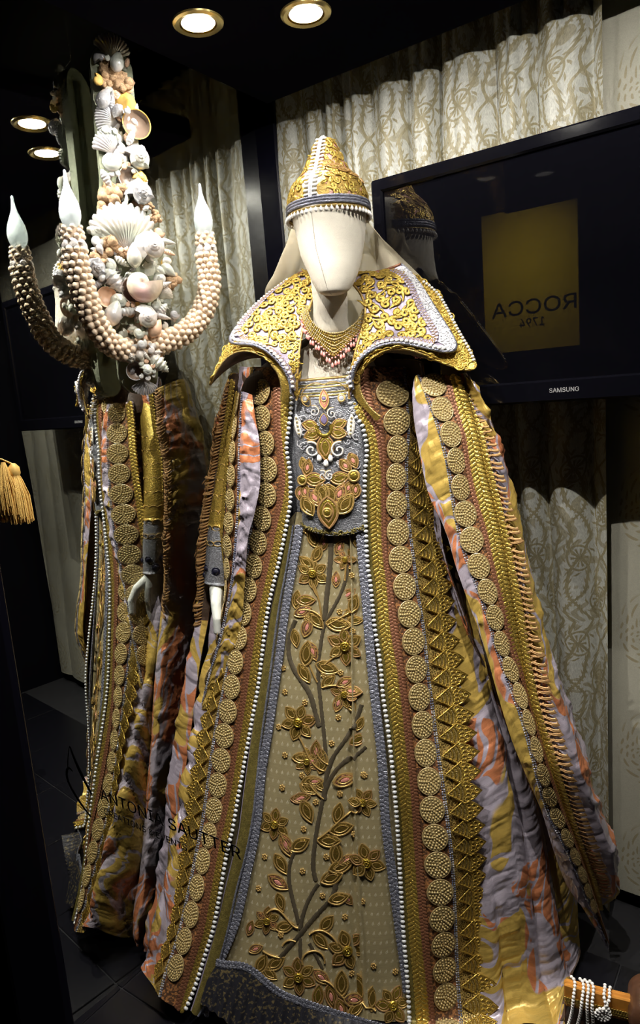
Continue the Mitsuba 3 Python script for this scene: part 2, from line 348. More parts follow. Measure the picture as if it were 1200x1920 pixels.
def c_gold(p, n, uv): return mix((.36, .23, .035), (.92, .66, .16), .12 + .88 * spark(p, 520) * noise(p.x * 260, p.y * 260, p.z * 260) ** .5)
def c_dullgold(p, n, uv): return mix((.24, .16, .045), (.60, .44, .15), spark(p, 520))
def c_green_gold(p, n, uv): return mix((.10, .08, .02), (.42, .34, .10), fbm(p.x * 130, p.y * 130, p.z * 130) * spark(p, 600))
def c_satin(p, n, uv):
    u, v = uv.x / .0135, uv.y / .0215
    k = dr.floor(v); u = u + .5 * (k - 2 * dr.floor(k / 2)); x, y = u - dr.floor(u) - .5, v - k - .5
    st = (1 - smoothstep(.03, .07, dr.abs(x))) * (1 - smoothstep(.18, .24, dr.abs(y)))
    wing = (1 - smoothstep(.02, .07, dr.abs(dr.abs(x) - .12 - .5 * y))) * (1 - smoothstep(.10, .16, dr.abs(y - .02)))
    return mix((.33, .275, .15), (.58, .53, .38), dr.maximum(st, wing) * .8) * (.92 + .16 * noise(uv.x * 80, uv.y * 1800))
def c_sequin(p, n, uv): return mix((.13, .135, .155), (.62, .64, .70), spark(p, 620) ** 2.)
def c_blue(p, n, uv): return mix((.11, .12, .165), (.62, .63, .74), spark(p, 640) ** 2.)
def c_linen(p, n, uv): return mix((.55, .515, .44), (.62, .585, .50), noise(p.x * 900, p.y * 900, p.z * 1400)) * (.95 + .08 * fbm(p.x * 40, p.y * 40, p.z * 160))
def b_grain(p, n, uv): return .0011 * noise(p.x * 620, p.y * 620, p.z * 620)
def c_lace(p, n, uv):
    x, y = uv.x / .012, uv.y / .012
    d1, d2, w = voronoi(x, y)
    ring = smoothstep(.12, .2, d1) * (1 - smoothstep(.30, .36, d1)); web = 1 - smoothstep(.05, .14, d2 - d1)
    return mix((.16, .10, .025), (.66, .47, .15), dr.maximum(ring, web))
def c_silver(p, n, uv): return mix((.36, .36, .40), (.86, .86, .88), fbm(p.x * 210, p.y * 210, p.z * 210) * .7 + .3 * spark(p, 500))
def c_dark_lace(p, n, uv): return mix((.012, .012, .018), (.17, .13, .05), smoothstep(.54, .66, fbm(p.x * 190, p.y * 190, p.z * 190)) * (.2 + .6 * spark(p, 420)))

M_ = scene
M_['m_brocade'] = bumped(pr(proc(c_brocade), .34, .30, sheen=.3), b_brocade, .8, 2e-3)
M_['m_gold'] = bumped(pr(proc(c_gold), .34, .8), b_grain)
M_['m_dull_gold'] = bumped(pr(proc(c_dullgold), .4, .7), b_grain)
M_['m_green_gold'] = pr(proc(c_green_gold), .5, .5)
M_['m_satin'] = pr(proc(c_satin), .33, .25, sheen=.4)
M_['m_sequin'] = bumped(pr(proc(c_sequin), .3, .6), b_grain, 1.5)
M_['m_blue'] = bumped(pr(proc(c_blue), .32, .6), b_grain, 1.5)
M_['m_linen'] = pr(proc(c_linen), .75)
M_['m_lace'] = bumped(pr(proc(c_lace), .4, .6), b_grain)
M_['m_silver'] = bumped(pr(proc(c_silver), .35, .45), b_grain)
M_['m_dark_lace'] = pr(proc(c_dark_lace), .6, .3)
M_['m_pearl'] = pr((.80, .79, .76), .16, 0., clearcoat=.8, clearcoat_gloss=.9)
M_['m_pearl_grey'] = pr((.62, .64, .65), .18, .25, clearcoat=.8, clearcoat_gloss=.9)
M_['m_gold_bead'] = pr((.84, .68, .33), .2, .6)
M_['m_pale_bead'] = pr((.36, .27, .12), .4, .3, clearcoat=.6)
M_['m_red_cord'] = pr((.21, .088, .045), .45, .45)
M_['m_gold_cord'] = pr((.50, .33, .11), .42, .6)
M_['m_copper_lace'] = pr((.38, .22, .09), .45, .5)
M_['m_crystal'] = pr((.42, .47, .66), .08, .75)
M_['m_crystal_pale'] = pr((.80, .82, .88), .06, .6)
M_['m_pink'] = pr((.85, .36, .32), .12, 0., clearcoat=1.)
M_['m_pink_silk'] = pr((.72, .30, .24), .3, .3)
M_['m_lilac_gem'] = pr((.36, .29, .55), .06, .6, clearcoat=1.)
M_['m_bright_gold'] = bumped(pr((.66, .48, .08), .26, .9), b_grain, 1.2)
M_['m_petal_dark'] = bumped(pr((.24, .155, .03), .34, .7), b_grain, 1.2)
M_['m_bark'] = pr((.105, .085, .055), .45, .4)
M_['m_dark_lining'] = pr((.055, .032, .02), .6)
def c_net(p, n, uv): return mix((.09, .045, .025), (.50, .22, .08), smoothstep(.42, .62, fbm(p.x * 240, p.y * 240, p.z * 240)) * (.4 + .6 * spark(p, 460)))
M_['m_orange_net'] = pr(proc(c_net), .5, .3)
M_['m_white_plastic'] = pr((.62, .64, .60), .35)
M_['m_dark_gem'] = pr((.012, .012, .03), .05, .2, clearcoat=1.)
M_['m_lilac_silk'] = pr((.30, .26, .34), .34, .4)
M_['m_white_silk'] = pr((.72, .70, .66), .35, .2)

# ---------------------------------------------------------------- the front of the figure: a smooth convex sheet y(x, z)
ZK = np.array([0, .1, .3, .5, .7, .9, 1.05, 1.2, 1.35, 1.45])
def front_y(x, z):
    yc = np.interp(z, ZK, [-.20, -.178, -.142, -.11, -.075, -.04, -.02, -.01, 0, .03])
    kk = np.interp(z, [0, .1, .3, .5, .7, 1.05, 1.4], [.1, .25, .55, 1.0, 1.5, 2.6, 2.7])
    xx = x - np.interp(z, [0, 1.4], [-.05, -.015]); return yc + kk * xx ** 2 - .35 * np.maximum(0, xx) * np.minimum(1, np.asarray(z) / .5)
SURF = [front_y]                                                        # the sheet that ornaments lie on: the bodice, or the skirt once it is built
def front_n(x, z, e=.012):
    f = SURF[0]; gx = (f(x + e, z) - f(x - e, z)) / (2 * e); gz = (f(x, z + e) - f(x, z - e)) / (2 * e)
    return unit(np.stack([gx, -np.ones_like(gx), gz], -1))
def front_M(p, ang=0., off=0., s=(1, 1, 1)):
    """World frame on the figure's front at p: x along the angle (degrees from level), z outward."""
    p = np.array(p, float); n = front_n(p[0], p[2]); a = math.radians(ang)
    if SURF[0] is not front_y: p[1] = SURF[0](p[0], p[2])
    return FIG @ basis(p + n * off, n, (math.cos(a), 0, math.sin(a)), s)

# ---------------------------------------------------------------- mannequin
def ellipses(rows, n=48, turn=0.):
    """Closed smooth body through level ellipses (x, y, z, half width, half depth)."""
    r = np.asarray(rows, float); k = 10 * len(r); t = np.linspace(0, 1, len(r)); d = PchipInterpolator(t, r)(np.linspace(0, 1, k))
    a = np.arange(n) * 2 * np.pi / n; c, s = math.cos(turn), math.sin(turn)
    ex, ey = d[None, :, 3] * np.cos(a)[:, None], d[None, :, 4] * np.sin(a)[:, None]
    P = np.stack([d[None, :, 0] + ex * c - ey * s, d[None, :, 1] + ex * s + ey * c, np.broadcast_to(d[None, :, 2], ex.shape)], -1)
    v, f = grid_mesh(P, True); c0, c1 = len(v), len(v) + 1; i = np.arange(n); j = (i + 1) % n
    v = np.vstack([v, [d[0, :3]], [d[-1, :3]]])
    f = np.vstack([f, np.stack([j * k, i * k, np.full(n, c0)], 1), np.stack([i * k + k - 1, j * k + k - 1, np.full(n, c1)], 1)])
    return fig(v), f
HT = math.radians(-24)                                              # the head looks a little to its right
hx, hy = .012, .035
head_rows = [(hx - .004, -.045, 1.567, .012, .014), (hx - .004, -.040, 1.572, .027, .028), (hx - .002, -.028, 1.59, .040, .046), (hx, -.010, 1.62, .051, .066), (hx, .012, 1.655, .061, .083),
             (hx + .002, .028, 1.70, .069, .094), (hx + .002, .034, 1.74, .075, .098), (hx + .002, .036, 1.78, .066, .092), (hx + .002, .036, 1.81, .050, .07), (hx + .002, .036, 1.825, .012, .02)]
add('mannequin__head', ellipses(head_rows, 64, HT), 'm_linen', 40)
t_ = np.linspace(0, 1, 60); seam = []
for q in t_:                                                        # seam down the middle of the blank face
    r = np.array([np.interp(q, np.linspace(0, 1, 7), [row[k] for row in head_rows[:7]]) for k in range(5)])
    d = PchipInterpolator(np.linspace(0, 1, len(head_rows)), np.array(head_rows))(q * 6 / 9)
    seam.append((d[0] + d[4] * math.sin(HT), d[1] - d[4] * math.cos(HT), d[2]))
add('mannequin__seam', tube(fig(np.array(seam)), .0007, 5), pr((.30, .27, .22), .8))
add('mannequin__neck', ellipses([(-.004, .078, 1.425, .08, .045), (-.002, .062, 1.465, .062, .043), (-.002, .054, 1.485, .048, .043), (.0, .045, 1.50, .041, .042), (.0, .035, 1.53, .037, .040), (.002, .025, 1.56, .037, .042), (.002, .022, 1.61, .038, .045)]), 'm_linen', 40)
add('mannequin__neck_seam', tube(fig(np.array([(.037 * math.cos(a), .036 + .040 * math.sin(a), 1.535 - .004 * math.sin(a)) for a in np.linspace(0, 2 * np.pi, 50)])) , .0008, 5), pr((.55, .50, .42), .8))
add('mannequin__torso', ellipses([(-.02, .10, .80, .12, .10), (-.02, .10, .95, .125, .105), (-.02, .09, 1.07, .10, .088), (-.02, .088, 1.2, .11, .082), (-.018, .085, 1.30, .118, .078), (-.012, .085, 1.38, .118, .072), (-.006, .082, 1.43, .10, .056), (-.004, .07, 1.462, .078, .045), (-.002, .06, 1.478, .05, .04)]), 'm_linen', 40)
add('mannequin__stand', lathe([(.15, .0), (.15, .012), (.03, .03), (.016, .05), (.016, .85)], 32), 'm_black', 40, to_world=T4(FIG @ frame((-.02, .10, 0), (1, 0, 0), (0, 1, 0), (0, 0, 1))))
labels['mannequin'] = {'label': 'cream linen mannequin with a blank face wearing the golden robe', 'category': 'mannequin'}

def hand(flip=1.):
    """Relaxed mannequin hand hanging down: palm, four fingers held together, thumb apart. Wrist at the origin, fingers along -z, thumb towards -y."""
    import manifold3d as m3
    def sph(p, r): return m3.Manifold.sphere(r, 20).translate([float(x) for x in p])
    def bone(a, ra, b, rb): return m3.Manifold.batch_hull([sph(a, ra), sph(b, rb)])
    def chain(ps, rs): return [bone(ps[i], rs[i], ps[i + 1], rs[i + 1]) for i in range(len(ps) - 1)]
    parts = [m3.Manifold.batch_hull([sph((0, -.012, .02), .016), sph((0, .012, .02), .016), sph((0, -.016, -.03), .014), sph((.002, .020, -.03), .013), sph((.004, -.020, -.068), .0105), sph((.004, .022, -.064), .010)])]
    for y, L, r in ((-.020, .066, .0088), (-.006, .074, .009), (.008, .069, .0088), (.0205, .054, .0078)):
        parts += chain([(.004, y, -.066), (.012, y * .92, -.066 - L * .42), (.010, y * .8 + .001, -.066 - L * .74), (.002, y * .7 + .002, -.066 - L)], [r * 1.05, r, r * .9, r * .72])
    parts += chain([(.002, -.014, -.005), (.010, -.044, -.034), (.016, -.058, -.066), (.014, -.058, -.096)], [.013, .0115, .0098, .0078])
    m = m3.Manifold.batch_boolean(parts, m3.OpType.Add).refine_to_length(.003).to_mesh()
    t = trimesh.Trimesh(m.vert_properties[:, :3], m.tri_verts); trimesh.smoothing.filter_taubin(t, iterations=8)
    return t
wrist = np.array([-.320, .146, .930])
add('mannequin__hand', hand(), 'm_white_plastic', True, to_world=T4(FIG @ basis(wrist, (0.02, .06, 1), (1, -.25, 0), (1.12, 1.12, 1.05))))
for k in ('mannequin__head',): labels[k] = {'label': 'egg-shaped linen head without features'}
labels['mannequin__hand'] = {'label': 'white plastic hand hanging from the sleeve'}

# ---------------------------------------------------------------- gown
zz = np.array([1.405, 1.36, 1.28, 1.2, 1.14, 1.10, 1.085])
bod = np.array([[(-.02 + w * (.078 + .03 * max(0, z - 1.1)), front_y(-.02 + w * (.078 + .03 * max(0, z - 1.1)), z) - .005 + .10 * max(0, abs(w) - .8), z - (.0 if z > 1.12 else .022 * (1 - w * w))) for z in zz] for w in np.linspace(-1, 1, 9)])
B = Loft([b_ for b_ in figs(bod)], 40, 60)
v_, uv_ = B.band(0, 1, 0, 40)
add('gown__bodice', grid_mesh(v_), 'm_sequin', True, uv=uv_.reshape(-1, 2))
side = [[(-.02 + s_ * np.interp(z, [1.0, 1.07, 1.3, 1.4], [.115, .105, .135, .14]), .06, z) for z in zz] for s_ in (-1, 1)]
for s_, edge in ((0, bod[0]), (1, bod[-1])):
    back = [(-.02 + (0.03 if s_ else -.03), .19, z) for z in zz]
    L_ = Loft(figs([edge, side[s_], back]), 24, 30, PchipInterpolator)
    add(numbered('gown__bodice_side'), grid_mesh(L_.P), 'm_sequin', True)

skl = [(-.1093,.0163,1.116),(-.1219,.0185,1.068),(-.1442,.0184,.9918),(-.1712,.0133,.8896),(-.1942,.0006,.7898),(-.2184,-.0138,.6903),(-.2356,-.0259,.6150),(-.2599,-.0505,.4931),(-.2868,-.0661,.4023),(-.3161,-.0864,.3071),(-.3481,-.1095,.2055),(-.3856,-.1214,.1226),(-.4092,-.1347,.0537)]
sk1 = [(-.0736,.0033,1.115),(-.0894,-.0056,.9934),(-.1173,-.0324,.7964),(-.1432,-.0605,.6252),(-.1749,-.0882,.4566),(-.2043,-.1119,.3167),(-.2332,-.1387,.1795),(-.2598,-.1638,.0687),(-.2681,-.1725,.0368)]
sk2 = [(-.0266,-.0038,1.113),(-.0361,-.0155,.9915),(-.0553,-.0450,.7962),(-.0715,-.0741,.6262),(-.0910,-.1022,.4584),(-.1083,-.1245,.3179),(-.1219,-.1496,.1791),(-.1336,-.1722,.0653),(-.1393,-.1849,.0101)]
sk3 = [(.0234,-.0145,1.111),(.0223,-.0272,.9897),(.0127,-.0580,.7955),(.0060,-.0878,.6267),(.0008,-.1157,.4593),(.0003,-.1357,.3168),(.0008,-.1574,.1749),(.0032,-.1769,.0574),(.0023,-.1982,.0040)]
skr = [(.0489,-.0157,1.109),(.0515,-.0290,.9878),(.0615,-.0636,.7937),(.0662,-.0977,.6267),(.0666,-.1280,.4616),(.0677,-.1445,.3176),(.0665,-.1619,.1729),(.0654,-.1764,.0648),(.0604,-.2033,.0040)]
SK = Loft(figs([skl, sk1, sk2, sk3, skr]), 130, 200, CubicSpline)
uu, vv = np.meshgrid(np.linspace(0, 1, 130), np.linspace(0, 1, 200), indexing='ij')
fold = .010 * np.exp(-((uu - .735) / .012) ** 2) - .006 * np.exp(-((uu - .715) / .02) ** 2)
wav = .012 * np.clip((vv - .45) * 1.6, 0, 1) * np.sin(uu * 31 + 2.2 * np.sin(vv * 3)) * (.6 + .4 * np.cos(uu * 9))
sgn = 1. if (SK.N.reshape(-1, 3) @ (EYE - A0)).mean() > 0 else -1.
SK.N *= sgn
SKF = (fold * 1. + wav * .55) - .002
P_ = SK.P + SK.N * SKF[..., None]
add('gown__skirt', grid_mesh(P_), 'm_satin', True, uv=np.stack([SK.U, SK.V], -1).reshape(-1, 2))
back_rails = [np.array([(q[0], max(q[1], front_y(q[0], q[2]) + .012), q[2]) for q in skl])]
ring_ = lambda az, ax, ay: [(-.03 + math.cos(az) * ax * np.interp(z, [0, .5, 1.05], [1, .62, .28]), .11 + math.sin(az) * ay * np.interp(z, [0, .5, 1.05], [1, .62, .36]), z) for z in (1.05, .8, .5, .25, .004)]
L_ = Loft(figs([skr, ring_(0.5, .25, .2), ring_(1., .26, .2), ring_(2., .33, .24), ring_(3.1, .42, .22), skl]), 60, 60, CubicSpline)
add('gown__skirt_back', grid_mesh(L_.P), 'm_satin', True, uv=np.stack([L_.U, L_.V], -1).reshape(-1, 2))
tag('gown', 'olive gold satin underdress with embroidered branches, worn beneath the open robe', 'dress')

# embroidered branches, flowers and leaves on the skirt
def front_line(pts, n, off):
    q = smooth_line(np.array(pts)[:, :3], n)
    if SURF[0] is not front_y: q[:, 1] = SURF[0](q[:, 0], q[:, 2])
    nn = front_n(q[:, 0], q[:, 2]); return fig(q + nn * off)
OFF = .0008
from scipy.interpolate import LinearNDInterpolator, NearestNDInterpolator
loc = (P_.reshape(-1, 3) - A0) @ FIG[:3, :3]; s_lin, s_near = LinearNDInterpolator(loc[:, [0, 2]], loc[:, 1]), NearestNDInterpolator(loc[:, [0, 2]], loc[:, 1])
def skirt_y(x, z): y = s_lin(x, z); return np.where(np.isnan(y), s_near(x, z), y)
SURF[0] = skirt_y
for w, pts in ((.012, [(-.0362,-.0066,1.065),(-.0430,-.0150,.9916),(-.0541,-.0219,.9330),(-.0637,-.0299,.8745)]), (.0085, [(-.0050,-.0214,.9951),(-.0217,-.0248,.9363),(-.0445,-.0277,.8980),(-.0645,-.0315,.8647),(-.0784,-.0382,.8163),(-.0865,-.0440,.7774),(-.0887,-.0546,.7191),(-.0868,-.0677,.6510),(-.0858,-.0768,.6024),(-.0855,-.0840,.5635)]),
               (.0115, [(-.1287,-.0119,.8738),(-.1462,-.0133,.8337),(-.1486,-.0235,.7849),(-.1314,-.0382,.7472),(-.1115,-.0508,.7140),(-.1022,-.0605,.6753),(-.0950,-.0682,.6413)]), (.010, [(.0022,-.0753,.6894),(-.0212,-.0778,.6399),(-.0488,-.0801,.6010),(-.0709,-.0838,.5728),(-.0860,-.0884,.5392),(-.0956,-.0979,.4810)]),
               (.009, [(.0045,-.0927,.5979),(-.0315,-.0870,.5712),(-.0630,-.0888,.5482),(-.0854,-.0930,.5150),(-.0981,-.0976,.4811)]), (.010, [(-.0687,-.0836,.5747),(-.0871,-.0898,.5315),(-.1013,-.0977,.4782),(-.1152,-.1045,.4294),(-.1266,-.1117,.3806),(-.1306,-.1147,.3611),(-.1304,-.1253,.3027)]),
               (.010, [(-.0343,-.0857,.5729),(-.0662,-.0891,.5454),(-.0858,-.0926,.5169),(-.0965,-.0966,.4879)]), (.0095, [(-.1250,-.1272,.2953),(-.1484,-.1310,.2643),(-.1664,-.1368,.2260),(-.1735,-.1415,.1997)]), (.012, [(-.0858,-.1287,.3014),(-.1042,-.1357,.2586),(-.1420,-.1401,.2210),(-.1799,-.1443,.1830),(-.2234,-.1496,.1379)]),
               (.009, [(-.1727,-.1075,.3651),(-.1903,-.1176,.3020),(-.1841,-.1287,.2544),(-.1766,-.1387,.2116)]), (.008, [(-.1751,-.1453,.1806),(-.1776,-.1515,.1497),(-.1769,-.1574,.1211)]), (.008, [(-.1562,-.1494,.1684),(-.1436,-.1560,.1394),(-.1311,-.1623,.1102)])):
    n_ = max(12, int(length(np.array(pts)) / .004)); q = front_line(pts, n_, OFF + .0)
    j = rng.normal(0, .0003, n_); t3 = tube(q, w * (.5 + .05 * np.sin(np.arange(n_) * 2.4)) + j, 8, True, .32, up=fig(np.array([0, -1, 0])) - A0)
    k = add(numbered('gown__branch'), t3, 'm_bark', 60)
for pts in ([(-.0716,-.0465,.7772),(-.0532,-.0461,.7912),(-.0376,-.0454,.8000)], [(-.0571,-.0326,.8645),(-.0262,-.0321,.8799),(.0092,-.0385,.8970)], [(-.0708,-.0278,.8795),(-.0894,-.0209,.8944),(-.1193,-.0109,.8962)], [(-.1064,-.0395,.7773),(-.0984,-.0462,.7531),(-.0921,-.0503,.7385)], [(-.0807,-.0546,.7263),(-.0630,-.0561,.7307),(-.0337,-.0583,.7266)],
            [(-.1441,-.0613,.6205),(-.1314,-.0705,.5921),(-.1164,-.0798,.5611),(-.0930,-.0867,.5442)], [(-.0819,-.0853,.5586),(-.1005,-.0802,.5734),(-.1081,-.0734,.6024)], [(-.0767,-.0186,.9288),(-.0850,-.0136,.9486),(-.0859,-.0104,.9683)], [(-.0712,-.0286,.8747),(-.0730,-.0216,.9139),(-.0843,-.0124,.9584)], [(-.0125,-.0242,.9609),(-.0078,-.0213,.9903),(-.0034,-.0190,1.015)],
            [(-.1179,-.1101,.3952),(-.0916,-.1095,.4144),(-.0650,-.1074,.4378),(-.0241,-.1093,.4572)], [(-.1155,-.1266,.3024),(-.0938,-.1242,.3263),(-.0728,-.1230,.3401),(-.0323,-.1236,.3534)], [(-.1280,-.0864,.5169),(-.1100,-.0940,.4929),(-.0984,-.0972,.4830)], [(-.1803,-.1061,.3648),(-.1892,-.1013,.3787),(-.2022,-.0921,.4066)],
            [(-.1546,-.1457,.1876),(-.1243,-.1466,.1941),(-.1006,-.1503,.1811),(-.0923,-.1542,.1614)], [(-.2234,-.1496,.1379),(-.2480,-.1451,.1446),(-.2625,-.1409,.1535)], [(-.1856,-.1457,.1735),(-.2004,-.1436,.1758),(-.2164,-.1445,.1638)], [(-.1745,-.1566,.1258),(-.1627,-.1527,.1494),(-.1379,-.1545,.1488),(-.1250,-.1599,.1243)],
            [(-.2462,-.1236,.2333),(-.2205,-.1267,.2392),(-.2018,-.1336,.2208),(-.1783,-.1405,.2021)], [(-.1330,-.1673,.0867),(-.1046,-.1717,.0713),(-.0865,-.1764,.0515),(-.0582,-.1802,.0355),(-.0201,-.1841,.0189)]):
    add(numbered('gown__stem'), tube(front_line(pts, 24, OFF + .0012), .0022, 6), 'm_gold_cord', True)

def leaf_poly(L, w, n=9, tip=1.3):
    t = np.linspace(0, 1, n); y = w / 2 * np.maximum(0, np.sin(np.pi * t ** .9)) ** .85
    return np.vstack([np.c_[L * (t - .5), y], np.c_[L * (t[::-1] - .5), -y[::-1]][1:-1]])
def petal_mesh(L, w, h): return slab(leaf_poly(L, w), h, .25)
def outline(L, w, r=.0011, z=.0012, n=9):
    p = leaf_poly(L, w, n); p = np.vstack([p, p[:1]]); return tube(np.c_[p, np.full(len(p), z)], r, 5, False)
LEAF = {k: (shape(petal_mesh(1, .46, .055), m), shape(cat([outline(1, .46, .036, .03), outline(.62, .24, .022, .062)]), c), shape(petal_mesh(.45, .17, .085), i))
        for k, m, c, i in (('d', 'm_petal_dark', 'm_gold_cord', 'm_petal_dark'), ('o', 'm_orange_net', 'm_gold_cord', 'm_pink_silk'), ('g', 'm_bright_gold', 'm_copper_lace', 'm_bright_gold'), ('p', 'm_petal_dark', 'm_copper_lace', 'm_pink_silk'))}
def leaf(base, p, L, ang, kind='d', off=OFF, wide=1.):
    k = numbered(base); M = front_M(p[:3], ang, off, (L, L * wide, L * .62)); d = LEAF[kind]
    scene[k] = {**d[0], 'to_world': T4(M)}; scene[k + '__cord'] = {**d[1], 'to_world': T4(M)}
    if kind in 'op': scene[k + '__heart'] = {**d[2], 'to_world': T4(M)}
PX = 1.2e-3 / 2.4
for x, y, z, L, a, *kd in ([(-.1024,-.0130,.9189,75,0,'g'),(-.1234,-.0048,.9207,70,80),(-.1120,-.0141,.8940,75,20,'o'),(-.0836,-.0261,.8748,80,-50),(-.0348,-.0341,.8647,95,-10),(-.0112,-.0359,.8850,80,25),(.0034,-.0418,.8729,60,0),(.0029,-.0354,.9093,75,70),(-.0319,-.0194,.9638,60,85,'o'),(-.0077,-.0300,.9290,70,35,'p'),(-.1334,-.0185,.8345,70,-80),(-.1047,-.0234,.8601,80,70,'o'),(-.1109,-.0333,.8015,95,80),(-.0965,-.0362,.8066,75,-70,'o'),(-.0673,-.0485,.7698,90,-20),(-.0672,-.0538,.7406,70,40),(-.1195,-.0398,.7574,80,-60),(-.0302,-.0567,.7387,70,20,'p'),(-.0172,-.0645,.7191,80,-10,'p'),(-.0262,-.0656,.6977,95,-60),(-.0487,-.0638,.6935,70,70,'o'),(-.1405,-.0724,.5724,75,0),(-.1068,-.0764,.5879,80,85,'p'),(-.0956,-.0809,.5734,75,-80),(-.0475,-.0934,.5254,90,15,'o'),(-.0111,-.0856,.6140,75,20,'g'),(-.0050,-.0810,.6481,55,60),(-.1270,-.0856,.5222,70,20),(-.1359,-.0873,.5050,60,-40),(-.1052,-.0905,.5152,70,-50),(-.1475,-.0887,.4852,70,10,'p'),(-.0692,-.0067,1.022,70,60),(-.0946,-.0024,1.003,70,140),(-.0763,-.0003,1.057,75,110),(-.0524,-.0064,1.046,60,80,'p'),(.0028,-.0145,1.063,70,40,'p'),(-.0189,-.0118,1.034,60,60,'o'),(.0210,-.0188,1.048,60,100)]
                           + [(-.1289,-.0887,.5048,70,-30),(-.1558,-.0876,.4819,60,0,'p'),(-.1379,-.0962,.4559,90,-70),(-.1151,-.0877,.5219,70,0,'o'),(-.0480,-.0935,.5250,90,5,'o'),(-.0687,-.1048,.4528,80,75),(-.0641,-.1106,.4182,90,10),(-.0934,-.1131,.3924,90,0),(-.0807,-.1185,.3650,90,85),(-.0732,-.1237,.3352,90,10),(-.0949,-.1265,.3116,90,20),(-.0573,-.1222,.3480,70,15,'o'),(-.1588,-.1065,.3825,85,30),(-.1916,-.1003,.3810,90,-70,'o'),(-.2066,-.1065,.3385,85,-60),(-.2158,-.1138,.2985,90,-35,'o'),(-.0828,-.1353,.2664,80,10),(-.0619,-.1368,.2613,55,-60,'p'),(-.2141,-.1239,.2560,70,-75),(-.2082,-.1364,.2041,75,15),(-.1130,-.1442,.2106,80,50),(-.1310,-.1503,.1726,80,-50),(-.2344,-.1511,.1261,80,30),(-.2671,-.1474,.1256,80,60),(-.2510,-.1544,.1051,70,-40),(-.1455,-.1742,.0548,80,80,'g'),(-.1160,-.1755,.0533,90,-80,'p'),(-.0912,-.1690,.0845,95,85),(-.0534,-.1741,.0632,110,-75),(-.0672,-.1779,.0455,85,-20,'o'),(-.0639,-.1821,.0266,80,20),(-.0255,-.1792,.0429,90,80),(-.0956,-.1808,.0311,80,-70,'p'),(-.1349,-.1656,.0937,80,-40,'o'),(-.2870,-.1250,.1985,60,70,'p'),(-.2773,-.1377,.1575,60,20,'o'),(-.1191,-.0785,.5654,70,30,'o'),(-.0946,-.0834,.5607,80,70)]):
    leaf('gown__leaf', (x, y, z), L * PX * 1.22, a, kd[0] if kd else 'd', OFF, 1.12)

def flower(base, p, R, turn, kinds, off=OFF, n=6, centre='m_bright_gold'):
    k = numbered(base)
    for i in range(n):
        a = turn + 360 * i / n; kd = kinds[i % len(kinds)]; L = R * (.78 if i % 2 else .9)
        n_ = front_n(p[0], p[2]); c = np.array(p[:3]) + (R * .56) * np.array([math.cos(math.radians(a)), 0, math.sin(math.radians(a))]); 
        M = front_M(c, a, off + .001 * (i % 2), (L, L * 1.45, L * .62)); d = LEAF[kd]; q = numbered(k + '__petal')
        scene[q] = {**d[0], 'to_world': T4(M)}
        q = numbered(k + '__cord'); scene[q] = {**d[1], 'to_world': T4(M)}
    M = front_M(p[:3], 0, off + .004, (R, R, R))
    scene[k + '__centre'] = {**shape(cat([lathe([(.26, 0), (.25, .05), (.19, .09), (.15, .05), (.0, .04)], 18, False), strew(ball(1), [frame((.08 * math.cos(t), .08 * math.sin(t), .07), (.05, 0, 0), (0, .05, 0), (0, 0, .05)) for t in np.linspace(0, 2 * np.pi, 6)[:-1]])]), centre, 40), 'to_world': T4(M)}
for x, y, z, R, t, kd in ([(-.0827,-.0098,.9781,75,90,'ddpd'),(-.0240,-.0445,.8167,85,270,'gpdgpd'),(-.1417,-.0558,.6497,85,250,'ddpd'),(-.0074,-.0190,1.007,52,60,'pop'),(-.0348,-.0609,.7121,62,280,'dpg')]
                          + [(-.2135,-.0849,.4247,72,200,'dgd'),(-.0128,-.1094,.4779,66,170,'dpd'),(-.0145,-.1289,.3448,85,100,'dpdd'),(-.0732,-.1562,.1530,90,100,'ddp'),(-.1855,-.1613,.0999,82,90,'pgd'),(-.2475,-.1275,.2169,62,80,'pod'),(.0181,-.1816,.0329,78,60,'gd'),(-.1290,-.0765,.5651,60,90,'gd')]):
    flower('gown__flower', (x, y, z), R * PX, t, kd)
fl = shape(cat([strew(ball(1, (1, 1, .6)), [frame((.62 * math.cos(a), .62 * math.sin(a), .1), (.34, 0, 0), (0, .34, 0), (0, 0, .34)) for a in np.arange(6) * np.pi / 3]), strew(ball(1), [frame((0, 0, .15), (.25, 0, 0), (0, .25, 0), (0, 0, .25))])]), 'm_gold_cord', 30)
for x, y, z in ([(.0030,-.0264,.9729),(-.0301,-.0294,.8922),(-.0042,-.0440,.8511),(-.0385,-.0526,.7586),(-.0761,-.0504,.7530),(-.1670,-.0324,.7141),(-.1232,-.0520,.6932),(-.0514,-.0694,.6610),(-.0708,-.0781,.6044),(-.1876,-.0426,.6361),(-.1780,-.0606,.5760),(-.1426,-.0799,.5337),(-.1904,-.0736,.5041),(-.0062,-.1011,.5372),(-.0615,-.0985,.4936),(-.0899,.0051,1.073),(-.1047,-.0196,.8786),(-.1665,-.0200,.7663)] + [(-.1426,-.0800,.5332),(-.1903,-.0734,.5051),(-.0034,-.1021,.5359),(-.0613,-.0982,.4951),(-.1485,-.1017,.4167),(-.0370,-.1141,.4045),(-.2422,-.0946,.3524),(-.1028,-.1185,.3559),(-.1585,-.1179,.3245),(-.1181,-.1325,.2701),(-.0302,-.1400,.2572),(-.0723,-.1432,.2246),(-.2186,-.1392,.1859),(-.0171,-.1656,.1142),(-.0675,-.1658,.1008),(.0298,-.1704,.0974),(-.2617,-.1077,.2838),(-.1164,-.0961,.4757)]):
    put('gown__floret', fl, front_M((x, y, z), 15, OFF, (.0078,) * 3))

